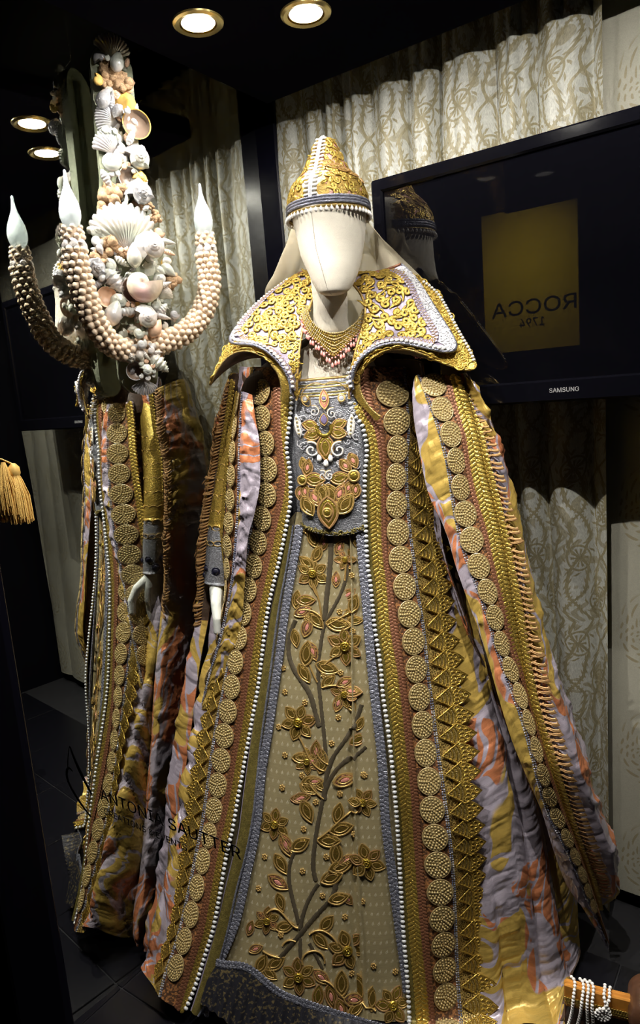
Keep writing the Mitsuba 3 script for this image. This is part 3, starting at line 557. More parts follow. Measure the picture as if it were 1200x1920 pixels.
# bodice ornaments
SURF[0] = front_y
def drop_poly(n=20):
    a = np.linspace(0, 2 * np.pi, n, endpoint=False); return np.c_[np.cos(a), np.sin(a) * np.abs(np.sin(a / 2)) ** .8]
CP = 1.17e-3 / 6.194
BO = .004
for x, y, z, L, a, kd in [(-.0617,-.0037,1.306,150,165,'g'),(.0011,-.0146,1.304,150,15,'g'),(-.0577,-.0060,1.286,165,192,'g'),(-.0024,-.0150,1.286,165,-12,'g'),(-.0325,-.0117,1.256,235,-90,'g'),(-.0379,-.0210,1.116,290,-90,'g'),(-.0474,-.0170,1.157,210,-85,'d'),(-.0289,-.0189,1.154,210,-72,'d'),(-.0799,-.0116,1.132,200,-62,'d'),(.0022,-.0273,1.133,220,50,'d'),(-.0603,-.0125,1.189,190,-8,'g'),(-.0061,-.0212,1.189,180,8,'g'),(-.0740,-.0071,1.216,160,75,'p'),(.0078,-.0226,1.215,150,-50,'p'),(.0242,-.0245,1.225,150,-68,'p'),(-.0819,-.0040,1.224,130,100,'d'),(-.0830,-.0082,1.164,150,-80,'p'),(-.0634,-.0147,1.150,190,-62,'o'),(-.0086,-.0229,1.156,190,62,'o'),(.0103,-.0266,1.167,140,72,'p'),(.0251,-.0291,1.162,150,85,'p'),(-.0956,-.0039,1.161,130,-95,'p')]:
    leaf('gown__bodice_leaf', (x, y, z), L * CP * 1.28, a, kd, BO, 1.35)
ringm = lathe([(.62, 0), (.60, .12), (.8, .2), (1., .12), (1.02, 0)], 24, False)
for x, y, z, r, m in [(-.0669,.0043,1.361,46,'m_crystal_pale'),(.0104,-.0112,1.357,46,'m_crystal_pale'),(-.0280,-.0028,1.359,38,'m_lilac_gem'),(-.0398,-.0208,1.116,60,'m_bright_gold'),(-.0867,-.0051,1.189,62,'m_bright_gold'),(.0236,-.0268,1.192,72,'m_bright_gold')]:
    k = numbered('gown__jewel'); M = front_M((x, y, z), 0, BO + .003, (r * CP,) * 3)
    scene[k + '__setting'] = {**shape(ringm, 'm_gold_cord', 40), 'to_world': T4(M)}
    scene[k + '__stone'] = {**shape(ball(1, (.72, .72, .35)), m, False), 'to_world': T4(M)}
k = numbered('gown__lozenge'); p = [(-.0312,-.0078,1.316)][0]; M = front_M(p, 90, BO + .004, (.024, .024, .02))
scene[k + '__stone'] = {**shape(petal_mesh(1, .62, .14), 'm_lilac_gem'), 'to_world': T4(M)}; scene[k + '__cord'] = {**shape(outline(1.1, .72, .05, .03), 'm_gold_cord', True), 'to_world': T4(M)}
k = numbered('gown__lozenge'); p = [(-.0278,-.0034,1.358)][0]; M = front_M(p, 90, BO, (.040, .040, .03))
scene[k + '__stone'] = {**shape(petal_mesh(1, .42, .06), 'm_pink_silk'), 'to_world': T4(M)}; scene[k + '__cord'] = {**shape(cat([outline(1.1, .5, .04, .03), outline(.6, .24, .03, .06)]), 'm_gold_cord', True), 'to_world': T4(M)}
k = numbered('gown__horseshoe'); p = [(-.0321,-.0090,1.297)][0]; a = np.linspace(math.radians(150), math.radians(390), 26)
scene[k] = {**shape(tube(np.c_[np.cos(a), np.sin(a), a * 0 + .1], .26, 8, True, .6, up=(0, 0, 1)), 'm_bright_gold', True), 'to_world': T4(front_M(p, 0, BO, (.0155, .0155, .0155)))}
def cord(key, pts, r, mat, off=BO + .001, n=40): return add(numbered(key), tube(front_line(pts, n, off), r, 6), mat, True)
for s_ in (-1, 1):
    cord('gown__loop', [([(-.0254,.0053,1.387)][0][0] + s_ * dx * CP, front_y(0, 1.37) - .006, [(-.0254,.0053,1.387)][0][2] - dz * CP) for dx, dz in ((0, 0), (70, -30), (160, -20), (240, 50), (265, 130), (230, 200), (180, 215), (165, 160), (210, 120))], .0011, 'm_gold_cord')
spi = lambda cx, cz, r, turns, s, a0: [(cx + s * r * (1 - t) * math.cos(a0 + turns * 2 * np.pi * t), front_y(cx, cz) - .006, cz + r * (1 - t) * math.sin(a0 + turns * 2 * np.pi * t)) for t in np.linspace(0, .88, 22)]
for x, y, z, r, s_ in [(-.0626,-.0073,1.253,95,-1),(-.0043,-.0172,1.249,95,1),(-.0505,-.0040,1.334,62,-1),(-.0130,-.0088,1.327,62,1),(-.0428,-.0149,1.196,60,-1),(-.0289,-.0161,1.195,60,1)]:
    cord('gown__scroll', spi(x, z, r * CP, 1.6, s_, 1.2), .0024 if r > 80 else .0015, 'm_white_silk')
    cord('gown__scroll_cord', spi(x, z, r * CP * 1.18, 1.3, s_, 1.2), .0008, 'm_gold_cord')
g = np.random.default_rng(12)
for i in range(46):                                                 # fine silver curls filling the ground of the bodice
    x, z = g.uniform(-.085, .045), g.uniform(1.12, 1.335); cord('gown__silver_curl', spi(x, z, g.uniform(.006, .011), 1.1, (-1) ** i, g.uniform(0, 6)), .0011, 'm_silver', BO - .0005, 24)
for x, y, z, a in [(-.0873,.0042,1.307,98),(.0251,-.0195,1.299,82)]:
    M = front_M((x, y, z), a, BO - .001, (.054, .036, .03)); k = numbered('gown__panel')
    scene[k] = {**shape(petal_mesh(1, .5, .06), 'm_white_silk'), 'to_world': T4(M)}
    scene[k + '__beads'] = {**shape(strew(ball(1), [frame((t, .0, .1), (.045, 0, 0), (0, .065, 0), (0, 0, .08)) for t in np.linspace(-.32, .32, 5)]), 'm_gold_bead', True), 'to_world': T4(M)}
for x, y, z in [(-.0473,-.0116,1.235),(-.0342,-.0139,1.223),(-.0235,-.0138,1.233)]: put('gown__white_drop', shape(ball(2, (.0055, .0085, .004)), 'm_pearl', True), front_M((x, y, z), 0, BO))
tr = np.linspace(.02, .98, 60)
for i, v in enumerate((.006, .026, .044, .062, .080, .098, .116, .134)):
    add(numbered('gown__neckline_braid'), tube(B.p(tr, np.full(60, v), .0015), .0027 if i else .0034, 7), ('m_dull_gold', 'm_sequin', 'm_green_gold')[i % 3] if i else 'm_gold_cord', True)
pts = B.p(np.linspace(0, 1, 70), np.full(70, .985), .002); fr = []
for i in range(420):
    q = pts[rng.integers(0, 70)]; fr.append(basis(q + rng.normal(0, .0022, 3), unit(rng.normal(0, .6, 3) + (EYE - A0) * [1, 1, 0]), (0, 0, 1), (.0016, .0048, .0012), rng.uniform(-1.2, 1.2)))
add('gown__fringe', strew(ball(0), fr), 'm_green_gold', kind='stuff')

# woven chevron braids
def braid(rail_pts, nrm, w, pitch, lift=.0016, ang=.72):
    """Plaited strip along a line on the cloth: two rows of slanted threads. rail_pts, nrm in world space; w a number or one per point."""
    d = np.r_[0, np.cumsum(np.linalg.norm(np.diff(rail_pts, axis=0), axis=1))]; s = np.arange(pitch / 2, d[-1], pitch)
    P = np.stack([np.interp(s, d, rail_pts[:, k]) for k in range(3)], 1); N = unit(np.stack([np.interp(s, d, nrm[:, k]) for k in range(3)], 1))
    W = np.interp(s, d, np.broadcast_to(w, len(d))); t = unit(np.gradient(P, axis=0)); b = unit(np.cross(N, t)); out = []
    for i in range(len(s)):
        for sg in (-1, 1):
            dirv = unit(b[i] * sg * math.cos(ang) + t[i] * math.sin(ang)); c = P[i] + b[i] * sg * W[i] * .24 + N[i] * lift + t[i] * (pitch * .5 if sg > 0 else 0)
            out.append(basis(c, N[i], dirv, (W[i] * .36, pitch * .62, max(.0012, W[i] * .10))))
    return strew(ball(1), out)
bl_l = [(-.1032,.0054,1.087),(-.1266,.0035,.9941),(-.1520,-.0026,.8932),(-.1735,-.0156,.7944),(-.1961,-.0299,.6959),(-.2132,-.0412,.6211),(-.2349,-.0555,.5338),(-.2458,-.0680,.4723),(-.2580,-.0805,.4097),(-.2716,-.0897,.3611),(-.2925,-.1031,.2948),(-.3119,-.1160,.2324),(-.3423,-.1291,.1671),(-.3833,-.1431,.0915),(-.4022,-.1655,.0296)]
bl_r = [(.0289,-.0250,1.082),(.0289,-.0357,.9913),(.0297,-.0471,.9133),(.0301,-.0727,.7752),(.0335,-.0950,.6607),(.0357,-.1172,.5468),(.0332,-.1313,.4564),(.0381,-.1468,.3376),(.0442,-.1629,.2185),(.0494,-.1744,.1320),(.0521,-.1850,.0609)]
for r_, w_ in ((bl_l, .019), (bl_r, .019)):
    q = smooth_line(r_, 200); nn = front_n(q[:, 0], q[:, 2])
    add(numbered('gown__silver_braid'), braid(fig(q), fig(nn) - A0, w_, .0095), 'm_blue', 40)
    add(numbered('gown__braid_ground'), tube(fig(q + nn * -.002), .0095, 8, True, .25, up=fig(np.array([0, -1, 0])) - A0), 'm_blue', True)
# dark lace along the hem
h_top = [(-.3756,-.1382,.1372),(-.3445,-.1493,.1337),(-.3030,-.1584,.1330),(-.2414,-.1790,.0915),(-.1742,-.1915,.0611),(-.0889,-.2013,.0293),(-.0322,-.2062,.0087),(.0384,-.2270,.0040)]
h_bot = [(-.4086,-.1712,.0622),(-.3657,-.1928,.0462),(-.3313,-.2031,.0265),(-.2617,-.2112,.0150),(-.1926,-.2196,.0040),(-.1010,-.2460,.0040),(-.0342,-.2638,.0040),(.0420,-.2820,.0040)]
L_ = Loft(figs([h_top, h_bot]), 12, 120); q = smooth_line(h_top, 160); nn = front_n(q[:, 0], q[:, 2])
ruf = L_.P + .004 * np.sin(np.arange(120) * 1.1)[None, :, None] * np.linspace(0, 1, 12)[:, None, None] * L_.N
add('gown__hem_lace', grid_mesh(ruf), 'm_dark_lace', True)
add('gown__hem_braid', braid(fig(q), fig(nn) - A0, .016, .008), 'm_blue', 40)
# inner sleeve with cuff on the visible arm
arm_c = np.array([(-.15, .17, 1.40), (-.20, .185, 1.33), (-.245, .185, 1.22), (-.285, .172, 1.10), (-.308, .155, 1.0), (wrist[0], wrist[1], .932)])
q = smooth_line(arm_c, 60); add('gown__sleeve', tube(fig(q[:44]), np.interp(np.linspace(0, 1, 44), [0, .4, 1], [.042, .045, .040]), 20), 'm_gold', True)
add('gown__cuff', tube(fig(q[36:]), np.interp(np.linspace(0, 1, 24), [0, 1], [.041, .034]), 20), 'm_sequin', True)
for i, (za, t) in enumerate(((.975, 2.6), (.975, 3.7), (.955, 3.1), (.97, 4.6), (1.19, 3.1))):
    c = np.array([np.interp(za, q[::-1, 2], q[::-1, k]) for k in range(3)]); d = np.array([math.cos(t), math.sin(t), 0]); put('gown__cuff_gem', shape(cat([ball(2, (1, 1, .6)), lathe([(1.0, 0), (1.35, .1), (1.45, 0)], 20, False)]), 'm_dark_gem', 30), FIG @ basis(c + d * .036, d, (0, 0, 1), (.0075,) * 3))
wv = []
for i in range(40):
    za = 1.29 - .29 * (i // 5) / 8; t = 2.1 + (i % 5) * .55 + .27 * ((i // 5) % 2); c = np.array([np.interp(za, q[::-1, 2], q[::-1, k]) for k in range(3)]); d = np.array([math.cos(t), math.sin(t), 0]); r_ = np.interp(za, [.93, 1.29], [.037, .045])
    a = np.linspace(0, 2 * np.pi, 12); wv.append(strew(tube(np.c_[np.cos(a), np.sin(a) * 1.4, a * 0], .16, 5, False), [FIG @ basis(c + d * r_, d, (0, .0, 1), (.0065, .008, .006))]))
add('gown__sleeve_cording', cat(wv), 'm_gold_cord', True)
# ---------------------------------------------------------------- the open robe
def dist_fn(p, seed=0): return meshkit.fbm(np.asarray(p), 4, seed)
RP = [(.0342,.0112,1.423),(.0320,-.0120,1.330),(.0500,-.0151,1.295),(.0544,-.0184,1.245),(.0475,-.0217,1.198),(.0425,-.0252,1.146),(.0408,-.0290,1.090),(.0382,-.0397,.9952),(.0406,-.0440,.9672),(.0438,-.0617,.8608),(.0498,-.0779,.7794),(.0497,-.0892,.7225),(.0546,-.1053,.6429),(.0571,-.1350,.4924),(.0558,-.1515,.3501),(.0540,-.1698,.2010),(.0543,-.1812,.1111),(.0502,-.2089,.0040),(.0469,-.2403,.0040)]
RG = [(.0513,.0102,1.422),(.0547,-.0128,1.329),(.0741,-.0134,1.293),(.0799,-.0158,1.243),(.0799,-.0189,1.195),(.0762,-.0229,1.143),(.0734,-.0270,1.087),(.0720,-.0389,.9922),(.0744,-.0431,.9642),(.0763,-.0621,.8582),(.0822,-.0788,.7771),(.0843,-.0910,.7204),(.0868,-.1078,.6414),(.0901,-.1392,.4922),(.0903,-.1548,.3495),(.0900,-.1717,.1994),(.0905,-.1819,.1085),(.0905,-.2125,.0040),(.0875,-.2438,.0040)]
RR = [(.0766,.0115,1.420),(.0777,-.0107,1.327),(.0916,-.0103,1.291),(.0951,-.0126,1.242),(.0917,-.0165,1.194),(.0880,-.0207,1.142),(.0852,-.0249,1.086),(.0837,-.0374,.9908),(.0862,-.0416,.9628),(.0927,-.0608,.8564),(.0974,-.0781,.7755),(.0994,-.0907,.7190),(.1030,-.1081,.6402),(.1061,-.1405,.4917),(.1064,-.1559,.3488),(.1063,-.1722,.1984),(.1057,-.1821,.1072),(.1043,-.2137,.0040),(.1010,-.2449,.0040)]
RC = [(.1550,.0481,1.415),(.1536,.0262,1.320),(.1536,.0241,1.285),(.1457,.0128,1.236),(.1395,.0046,1.188),(.1370,.0002,1.135),(.1368,-.0035,1.078),(.1412,-.0173,.9811),(.1432,-.0263,.9344),(.1509,-.0451,.8461),(.1532,-.0710,.7480),(.1565,-.0905,.6731),(.1584,-.1106,.5955),(.1630,-.1376,.4849),(.1688,-.1543,.3317),(.1675,-.1687,.1898),(.1661,-.1779,.0977),(.1614,-.2187,.0040),(.1558,-.2497,.0040)]
RL = [(.1803,.0840,1.415),(.1802,.0629,1.317),(.1858,.0647,1.281),(.1839,.0553,1.229),(.1849,.0480,1.179),(.1930,.0487,1.123),(.1979,.0450,1.064),(.2085,.0229,.9655),(.2099,.0103,.9185),(.2126,-.0169,.8312),(.2197,-.0480,.7327),(.2207,-.0728,.6591),(.2238,-.0972,.5826),(.2238,-.1285,.4737),(.2295,-.1476,.3213),(.2321,-.1622,.1783),(.2308,-.1720,.0863),(.2204,-.2239,.0040),(.2136,-.2547,.0040)]
RB = [(.2210,.1470,1.414),(.2224,.1272,1.312),(.2256,.1280,1.275),(.2308,.1296,1.220),(.2381,.1286,1.166),(.2516,.1342,1.106),(.2636,.1314,1.043),(.2776,.0978,.9410),(.2823,.0822,.8920),(.2883,.0419,.8044),(.2969,-.0038,.7075),(.3025,-.0335,.6332),(.3067,-.0669,.5590),(.3049,-.1033,.4507),(.3092,-.1297,.3006),(.3094,-.1464,.1575),(.3066,-.1587,.0667),(.2922,-.2044,.0040),(.2809,-.2419,.0040)]
RB2 = [(.19, .02, 1.42), (.20, .02, 1.25), (.205, .015, 1.05), (.26, .0, .8), (.315, -.02, .6)] + [(.3842,-.0600,.3486),(.3894,-.0850,.2432),(.3913,-.1150,.1297),(.3906,-.1450,.0183),(.3564,-.2547,.0040)]
RB3 = [(.17, .05, 1.43), (.18, .09, 1.25), (.19, .10, 1.05), (.27, .10, .8), (.35, .08, .6)] + [(.4763,.0200,.2135),(.4856,-.0100,.1042),(.4722,-.0450,.0179),(.4374,-.1200,.0040),(.4038,-.1877,.0040),(.3740,-.2501,.0040)]
RB4 = [(.09, .19, 1.44), (.09, .19, 1.25), (.10, .21, 1.05), (.17, .22, .8), (.24, .21, .6), (.30, .17, .4), (.36, .12, .2), (.38, .06, .004)]
BK = [(-.02, .20, 1.46), (-.02, .20, 1.25), (-.02, .23, 1.05), (-.02, .28, .8), (-.02, .31, .6), (-.02, .32, .4), (-.02, .33, .2), (-.02, .32, .004)]
LB4 = [(-.13, .19, 1.44), (-.13, .19, 1.25), (-.13, .21, 1.05), (-.18, .26, .8), (-.23, .28, .6), (-.28, .27, .4), (-.32, .24, .2), (-.36, .20, .004)]
LB3 = [(-.20, .15, 1.42), (-.19, .15, 1.25), (-.20, .16, 1.05), (-.26, .15, .8), (-.34, .13, .6), (-.40, .11, .4), (-.46, .07, .2), (-.49, .03, .004)]
LP = [(-.0877,.0394,1.434),(-.0973,.0195,1.356),(-.1074,.0187,1.306),(-.1161,.0193,1.260),(-.1127,.0128,1.201),(-.1155,.0103,1.154),(-.1296,.0123,1.088),(-.1556,.0145,.9974),(-.1894,.0134,.8911),(-.2083,.0036,.8117),(-.2276,-.0096,.7269),(-.2506,-.0216,.6418),(-.2688,-.0345,.5683),(-.2923,-.0542,.4715),(-.3065,-.0664,.4137),(-.3256,-.0783,.3562),(-.3483,-.0981,.2769),(-.3719,-.1171,.2004),(-.3950,-.1309,.1461),(-.4216,-.1500,.0838),(-.4440,-.1654,.0417)]
LG = [(-.1066,.0483,1.436),(-.1210,.0319,1.358),(-.1265,.0290,1.307),(-.1270,.0253,1.260),(-.1260,.0198,1.201),(-.1325,.0195,1.154),(-.1518,.0259,1.087),(-.1802,.0298,.9893),(-.2103,.0276,.8883),(-.2307,.0182,.8081),(-.2513,.0046,.7227),(-.2731,-.0092,.6374),(-.2926,-.0225,.5636),(-.3147,-.0445,.4673),(-.3301,-.0574,.4095),(-.3477,-.0708,.3527),(-.3689,-.0924,.2742),(-.3910,-.1127,.1983),(-.4140,-.1272,.1444),(-.4402,-.1464,.0847),(-.4587,-.1637,.0413)]
LR = [(-.1246,.0586,1.437),(-.1379,.0426,1.359),(-.1411,.0382,1.308),(-.1391,.0327,1.260),(-.1394,.0278,1.201),(-.1460,.0279,1.154),(-.1657,.0357,1.087),(-.1933,.0396,.9879),(-.2236,.0375,.8862),(-.2441,.0276,.8056),(-.2648,.0132,.7201),(-.2866,-.0012,.6346),(-.3061,-.0153,.5608),(-.3293,-.0378,.4643),(-.3447,-.0515,.4068),(-.3622,-.0657,.3502),(-.3832,-.0883,.2721),(-.4051,-.1094,.1967),(-.4279,-.1244,.1431),(-.4527,-.1436,.0859),(-.4685,-.1603,.0457)]
LC = [(-.1787,.1206,1.444),(-.1875,.1028,1.362),(-.1870,.0942,1.309),(-.1831,.0811,1.260),(-.1883,.0749,1.200),(-.1982,.0790,1.150),(-.2165,.0858,1.081),(-.2442,.0884,.9796),(-.2744,.0841,.8753),(-.2938,.0701,.7936),(-.3129,.0504,.7077),(-.3362,.0338,.6211),(-.3541,.0154,.5477),(-.3781,-.0111,.4516),(-.3929,-.0278,.3949),(-.4100,-.0450,.3394),(-.4315,-.0705,.2622),(-.4527,-.0946,.1883),(-.4724,-.1124,.1361),(-.4913,-.1294,.0910),(-.5003,-.1440,.0600)]
LL = [(-.1966,.1581,1.447),(-.2056,.1407,1.363),(-.2050,.1315,1.309),(-.2010,.1175,1.259),(-.2078,.1129,1.197),(-.2190,.1141,1.147),(-.2407,.1232,1.076),(-.2713,.1221,.9732),(-.3033,.1155,.8675),(-.3242,.1003,.7847),(-.3445,.0782,.6981),(-.3693,.0603,.6106),(-.3868,.0387,.5375),(-.4131,.0100,.4412),(-.4288,-.0086,.3849),(-.4439,-.0290,.3307),(-.4635,-.0572,.2545),(-.4814,-.0844,.1820),(-.5007,-.1035,.1306),(-.5127,-.1165,.0989),(-.5202,-.1305,.0709)]
LB = [(-.2193,.2127,1.451),(-.2288,.1962,1.364),(-.2310,.1893,1.308),(-.2296,.1772,1.257),(-.2383,.1751,1.192),(-.2518,.1803,1.140),(-.2726,.1830,1.067),(-.3040,.1777,.9617),(-.3352,.1594,.8560),(-.3553,.1364,.7736),(-.3766,.1100,.6868),(-.3976,.0843,.6009),(-.4141,.0579,.5291),(-.4399,.0259,.4335),(-.4551,.0051,.3779),(-.4682,-.0179,.3248),(-.4873,-.0479,.2492),(-.5073,-.0761,.1772),(-.5235,-.0922,.1364),(-.5341,-.1000,.1163),(-.5392,-.1066,.1017)]
rails = [RP, RG, RR, RC, RL, RB, RB2, RB3, RB4, BK, LB4, LB3, LB, LL, LC, LR, LG, LP]
RO = Loft(figs(rails), 340, 220)
NM = ['RP', 'RG', 'RR', 'RC', 'RL', 'RB', 'RB2', 'RB3', 'RB4', 'BK', 'LB4', 'LB3', 'LB', 'LL', 'LC', 'LR', 'LG', 'LP']; UA = dict(zip(NM, RO.at))
if RO.n(UA['RC'], .5) @ (EYE - A0) < 0: RO.flip()
uu = np.broadcast_to(np.linspace(0, 1, 340)[:, None], (340, 220)); vv = np.broadcast_to(np.linspace(0, 1, 220)[None], (340, 220))
def ramp(a, b, x): t = np.clip((x - a) / (b - a), 0, 1); return t * t * (3 - 2 * t)
def wrinkles(U, V, seed, a=1.):
    """Sharp little cross creases of stiff silk."""
    f = meshkit.fbm(np.stack([U * 9 + V * 3, V * 10 - U * 4, U * 0 + seed], -1), 4, seed); g = meshkit.fbm(np.stack([U * 26 - V * 8, V * 30 + U * 9, U * 0 + seed], -1), 3, seed + 9)
    return a * (.0065 * (1 - np.abs(f - .5) * 8).clip(0) ** 1.5 + .0028 * (1 - np.abs(g - .5) * 7).clip(0) ** 1.3)
plain = ramp(UA['RL'], UA['RL'] + .03, uu) * (1 - ramp(UA['LL'] - .03, UA['LL'], uu))
low = .25 + .75 * ramp(.15, .8, vv)
pleat = .016 * np.abs(np.sin(RO.U * 30 + 1.2 * np.sin(vv * 5) + 1.6 * meshkit.noise(np.stack([RO.U * 5, vv * 2.2, uu * 0], -1), 4))) ** .6
D = plain * (low * pleat + wrinkles(RO.U, RO.V, 3, .45)) + (1 - plain) * .006 * np.sin(vv * 14 + uu * 60) * low
RO.P = RO.P + RO.N * D[..., None]; RO.N = RO.N
sg = np.sign((RO.N[30, 100] @ (EYE - A0)))
N0 = RO.N.copy(); RO.refresh()
if (RO.N * N0).sum() < 0: RO.flip()
add('robe__body', grid_mesh(RO.P), 'm_brocade', True, uv=np.stack([RO.U, RO.V], -1).reshape(-1, 2))
add('robe__lining', grid_mesh((RO.P - RO.N * .004)[::2, ::2]), 'm_dark_lining', True)

def strip(key, S, u0, u1, mat, off=.0015, n=5, v0=0., v1=1., **k):
    P, uv = S.band(u0, u1, off, n, None, v0, v1); return add(numbered(key), grid_mesh(P), mat, True, uv=uv.reshape(-1, 2), **k)
def line_on(S, u, n=300, off=.0, v0=0., v1=1.):
    v = np.linspace(v0, v1, n); u = u(v) if callable(u) else np.full(n, u); return S.p(u, v, off), S.n(u, v)
def evenly(pts, nrm, pitch):
    d = np.r_[0, np.cumsum(np.linalg.norm(np.diff(pts, axis=0), axis=1))]; s = np.arange(pitch / 2, d[-1], pitch); t = unit(np.gradient(pts, axis=0))
    f = lambda a: np.stack([np.interp(s, d, a[:, k]) for k in range(3)], 1)
    return f(pts), unit(f(nrm)), unit(f(t)), s / d[-1]
PEARL = shape(cat([ball(2, (1.0, .78, .8))]), 'm_pearl_grey', True)
def pearls(key, pts, nrm, r, pitch, d=PEARL):
    for p, n, t, _ in zip(*evenly(pts, nrm, pitch)):
        put(key, d, basis(p + n * r * .6, n, np.cross(n, t), (r, r, r)))
bead_disc = [(0, 0)] + [(r * math.cos(a), r * math.sin(a)) for r, n in ((.20, 5), (.40, 10), (.60, 15), (.80, 20)) for a in np.arange(n) * 2 * np.pi / n + r * 3]
ROS_BASE = shape(cat([lathe([(1.0, .0), (1.02, .05), (.97, .09), (.92, .05), (.0, .05)], 30, False)]), 'm_pale_bead', 50)
ROS_BEAD = shape(strew(ball(0, (1, 1, .9)), [frame((x, y, .09), (s, 0, 0), (0, s, 0), (0, 0, s)) for k, (x, y) in enumerate(bead_disc) for s in ((.105 if k % 2 else .085),)]), 'm_gold_bead', True)
def rosettes(key, S, u, pitch, sx=.5, v0=0., v1=1., off=.003):
    """Bead-covered roundels in a row; u(v) gives the row's middle, sx(v) its half width."""
    pts, nr = line_on(S, u, 400, 0, v0, v1); P, N, t, s = evenly(pts, nr, pitch)
    for p, n, tt, q in zip(P, N, t, s):
        v = v0 + (v1 - v0) * q; w = sx(v) if callable(sx) else sx
        M = basis(p + n * off, n, np.cross(n, tt), (w, pitch * .49, .022)); k = put(key, ROS_BASE, M); scene[k + '__beads'] = {**ROS_BEAD, 'to_world': T4(M)}
def crystals(key, S, u, pitch=.0052, off=.002, v0=0., v1=1., w=.0048):
    pts, nr = line_on(S, u, 500, off, v0, v1); P, N, t, s = evenly(pts, nr, pitch); A, Bq = [], []
    for i, (p, n, tt) in enumerate(zip(P, N, t)):
        for sg in (-1, 1):
            (A if rng.random() < .6 else Bq).append(basis(p + np.cross(n, tt) * sg * w * .5 + tt * rng.uniform(-.001, .001), unit(n + rng.normal(0, .25, 3)), tt, (.0024, .0021, .0019), rng.uniform(0, 3)))
    k = numbered(key); add(k, strew(ball(0), A), 'm_crystal', kind='stuff'); add(k + '__pale_stones', strew(ball(0), Bq), 'm_crystal_pale')
def lerp_u(S, a, b, f): return lambda v: a + (b - a) * f + 0 * np.asarray(v)

# the fan-edged metallic lace: one fan per scallop
def fan():
    ms = []; a = np.linspace(-.62, .62, 9); R = 1.0
    P = np.array([[(r * math.cos(t) * k, r * math.sin(t) * k, .03) for r in (.0, .5, 1.0)] for t in a for k in (1.16 - .52 * abs(t) / .62,)]); ms.append(grid_mesh(P[::-1]))
    return cat(ms)
def fan_cords():
    a = np.linspace(-.56, .56, 9); ms = []
    for r in (.2, .33, .46, .58): ms.append(tube(np.c_[r * np.cos(a), r * np.sin(a), np.full(9, .06)], .035, 4, False, 1., up=(0, 0, 1)))
    for r, t in [(.70, x) for x in (-.4, -.2, 0, .2, .4)] + [(.86, -.13), (.86, .13), (1.0, 0.)]: ms.append(strew(tube(np.c_[np.cos(np.linspace(0, 6.28, 8)), np.sin(np.linspace(0, 6.28, 8)), np.zeros(8)], .4, 4, False, up=(0, 0, 1)), [frame((r * math.cos(t), r * math.sin(t), .06), (.085, 0, 0), (0, .085, 0), (0, 0, .085))]))
    ms.append(tube(np.array([[.0, 0, .05], [.3, .2, .05], [.56, .39, .05], [.87, .24, .05], [1.16, 0, .05], [.87, -.24, .05], [.56, -.39, .05], [.3, -.2, .05], [0, 0, .05]]), .035, 4, False, up=(0, 0, 1)))
    return cat(ms)
FAN, FANC = shape(fan(), 'm_dull_gold'), shape(fan_cords(), 'm_gold', True)
def fans(key, S, u_in, u_out, pitch, side, v0=0., v1=1.):
    pts, nr = line_on(S, u_in, 500, .003, v0, v1); P, N, t, s = evenly(pts, nr, pitch)
    o, _ = line_on(S, u_out, 500, .003, v0, v1); d = np.r_[0, np.cumsum(np.linalg.norm(np.diff(pts, axis=0), axis=1))]
    for p, n, tt, q in zip(P, N, t, s):
        v = v0 + (v1 - v0) * q; e = S.p(u_out, v, .004); w = np.cross(n, tt); w = w if w @ (e - p) > 0 else -w; L = ((e - p) @ w) * 1.15; x = unit(w)
        M = basis(p + n * .002, n, x, (L, pitch * 1.5, .03)); M[:3, 1] *= 1.0
        k = put(key, FAN, M); scene[k + '__cords'] = {**FANC, 'to_world': T4(M)}

# right front (as seen) and left front: pearls, gold braid, copper braid, roundels, crystals, lace
for (uP, uG, uR, uC, uL, sd) in ((UA['RP'], UA['RG'], UA['RR'], UA['RC'], UA['RL'], 1), (UA['LP'], UA['LG'], UA['LR'], UA['LC'], UA['LL'], -1)):
    strip('robe__braid_ground', RO, uP, uG, 'm_green_gold', .001); strip('robe__roundel_ground', RO, uR, uC, 'm_orange_net', .001, 8)
    wG = lambda v: np.linalg.norm(RO.p(np.full(300, uG), v) - RO.p(np.full(300, uP), v), axis=1)
    v_ = np.linspace(0, 1, 300); pts, nr = line_on(RO, (uP * .30 + uG * .70), 300, .001)
    add(numbered('robe__gold_braid'), braid(pts, nr, wG(v_) * .80, .0095), 'm_gold', 40)
    pts, nr = line_on(RO, (uG + uR) / 2, 300, .0015)
    add(numbered('robe__copper_braid'), braid(pts, nr, np.linalg.norm(RO.p(np.full(300, uG), v_) - RO.p(np.full(300, uR), v_), axis=1) * 1.05, .0075, .002, .5), 'm_red_cord', 40)
    sx = lambda v: .46 * np.linalg.norm(RO.p(uR, v) - RO.p(uC, v))
    rosettes('robe__roundel', RO, lambda v: np.full_like(v, (uR + uC) / 2), .0605 if sd > 0 else .058, sx, .02, .985)
    crystals('robe__crystal_trim', RO, uC)
    strip('robe__lace_ground', RO, uC, uC + (uL - uC) * .72, 'm_lace', .0015, 8)
    fans('robe__lace_fan', RO, uC + (uL - uC) * .12, uL, .040, sd, .08, .99)
    pts, nr = line_on(RO, uP, 500, .002); pearls('robe__pearl', pts, nr, .0052, .0109)
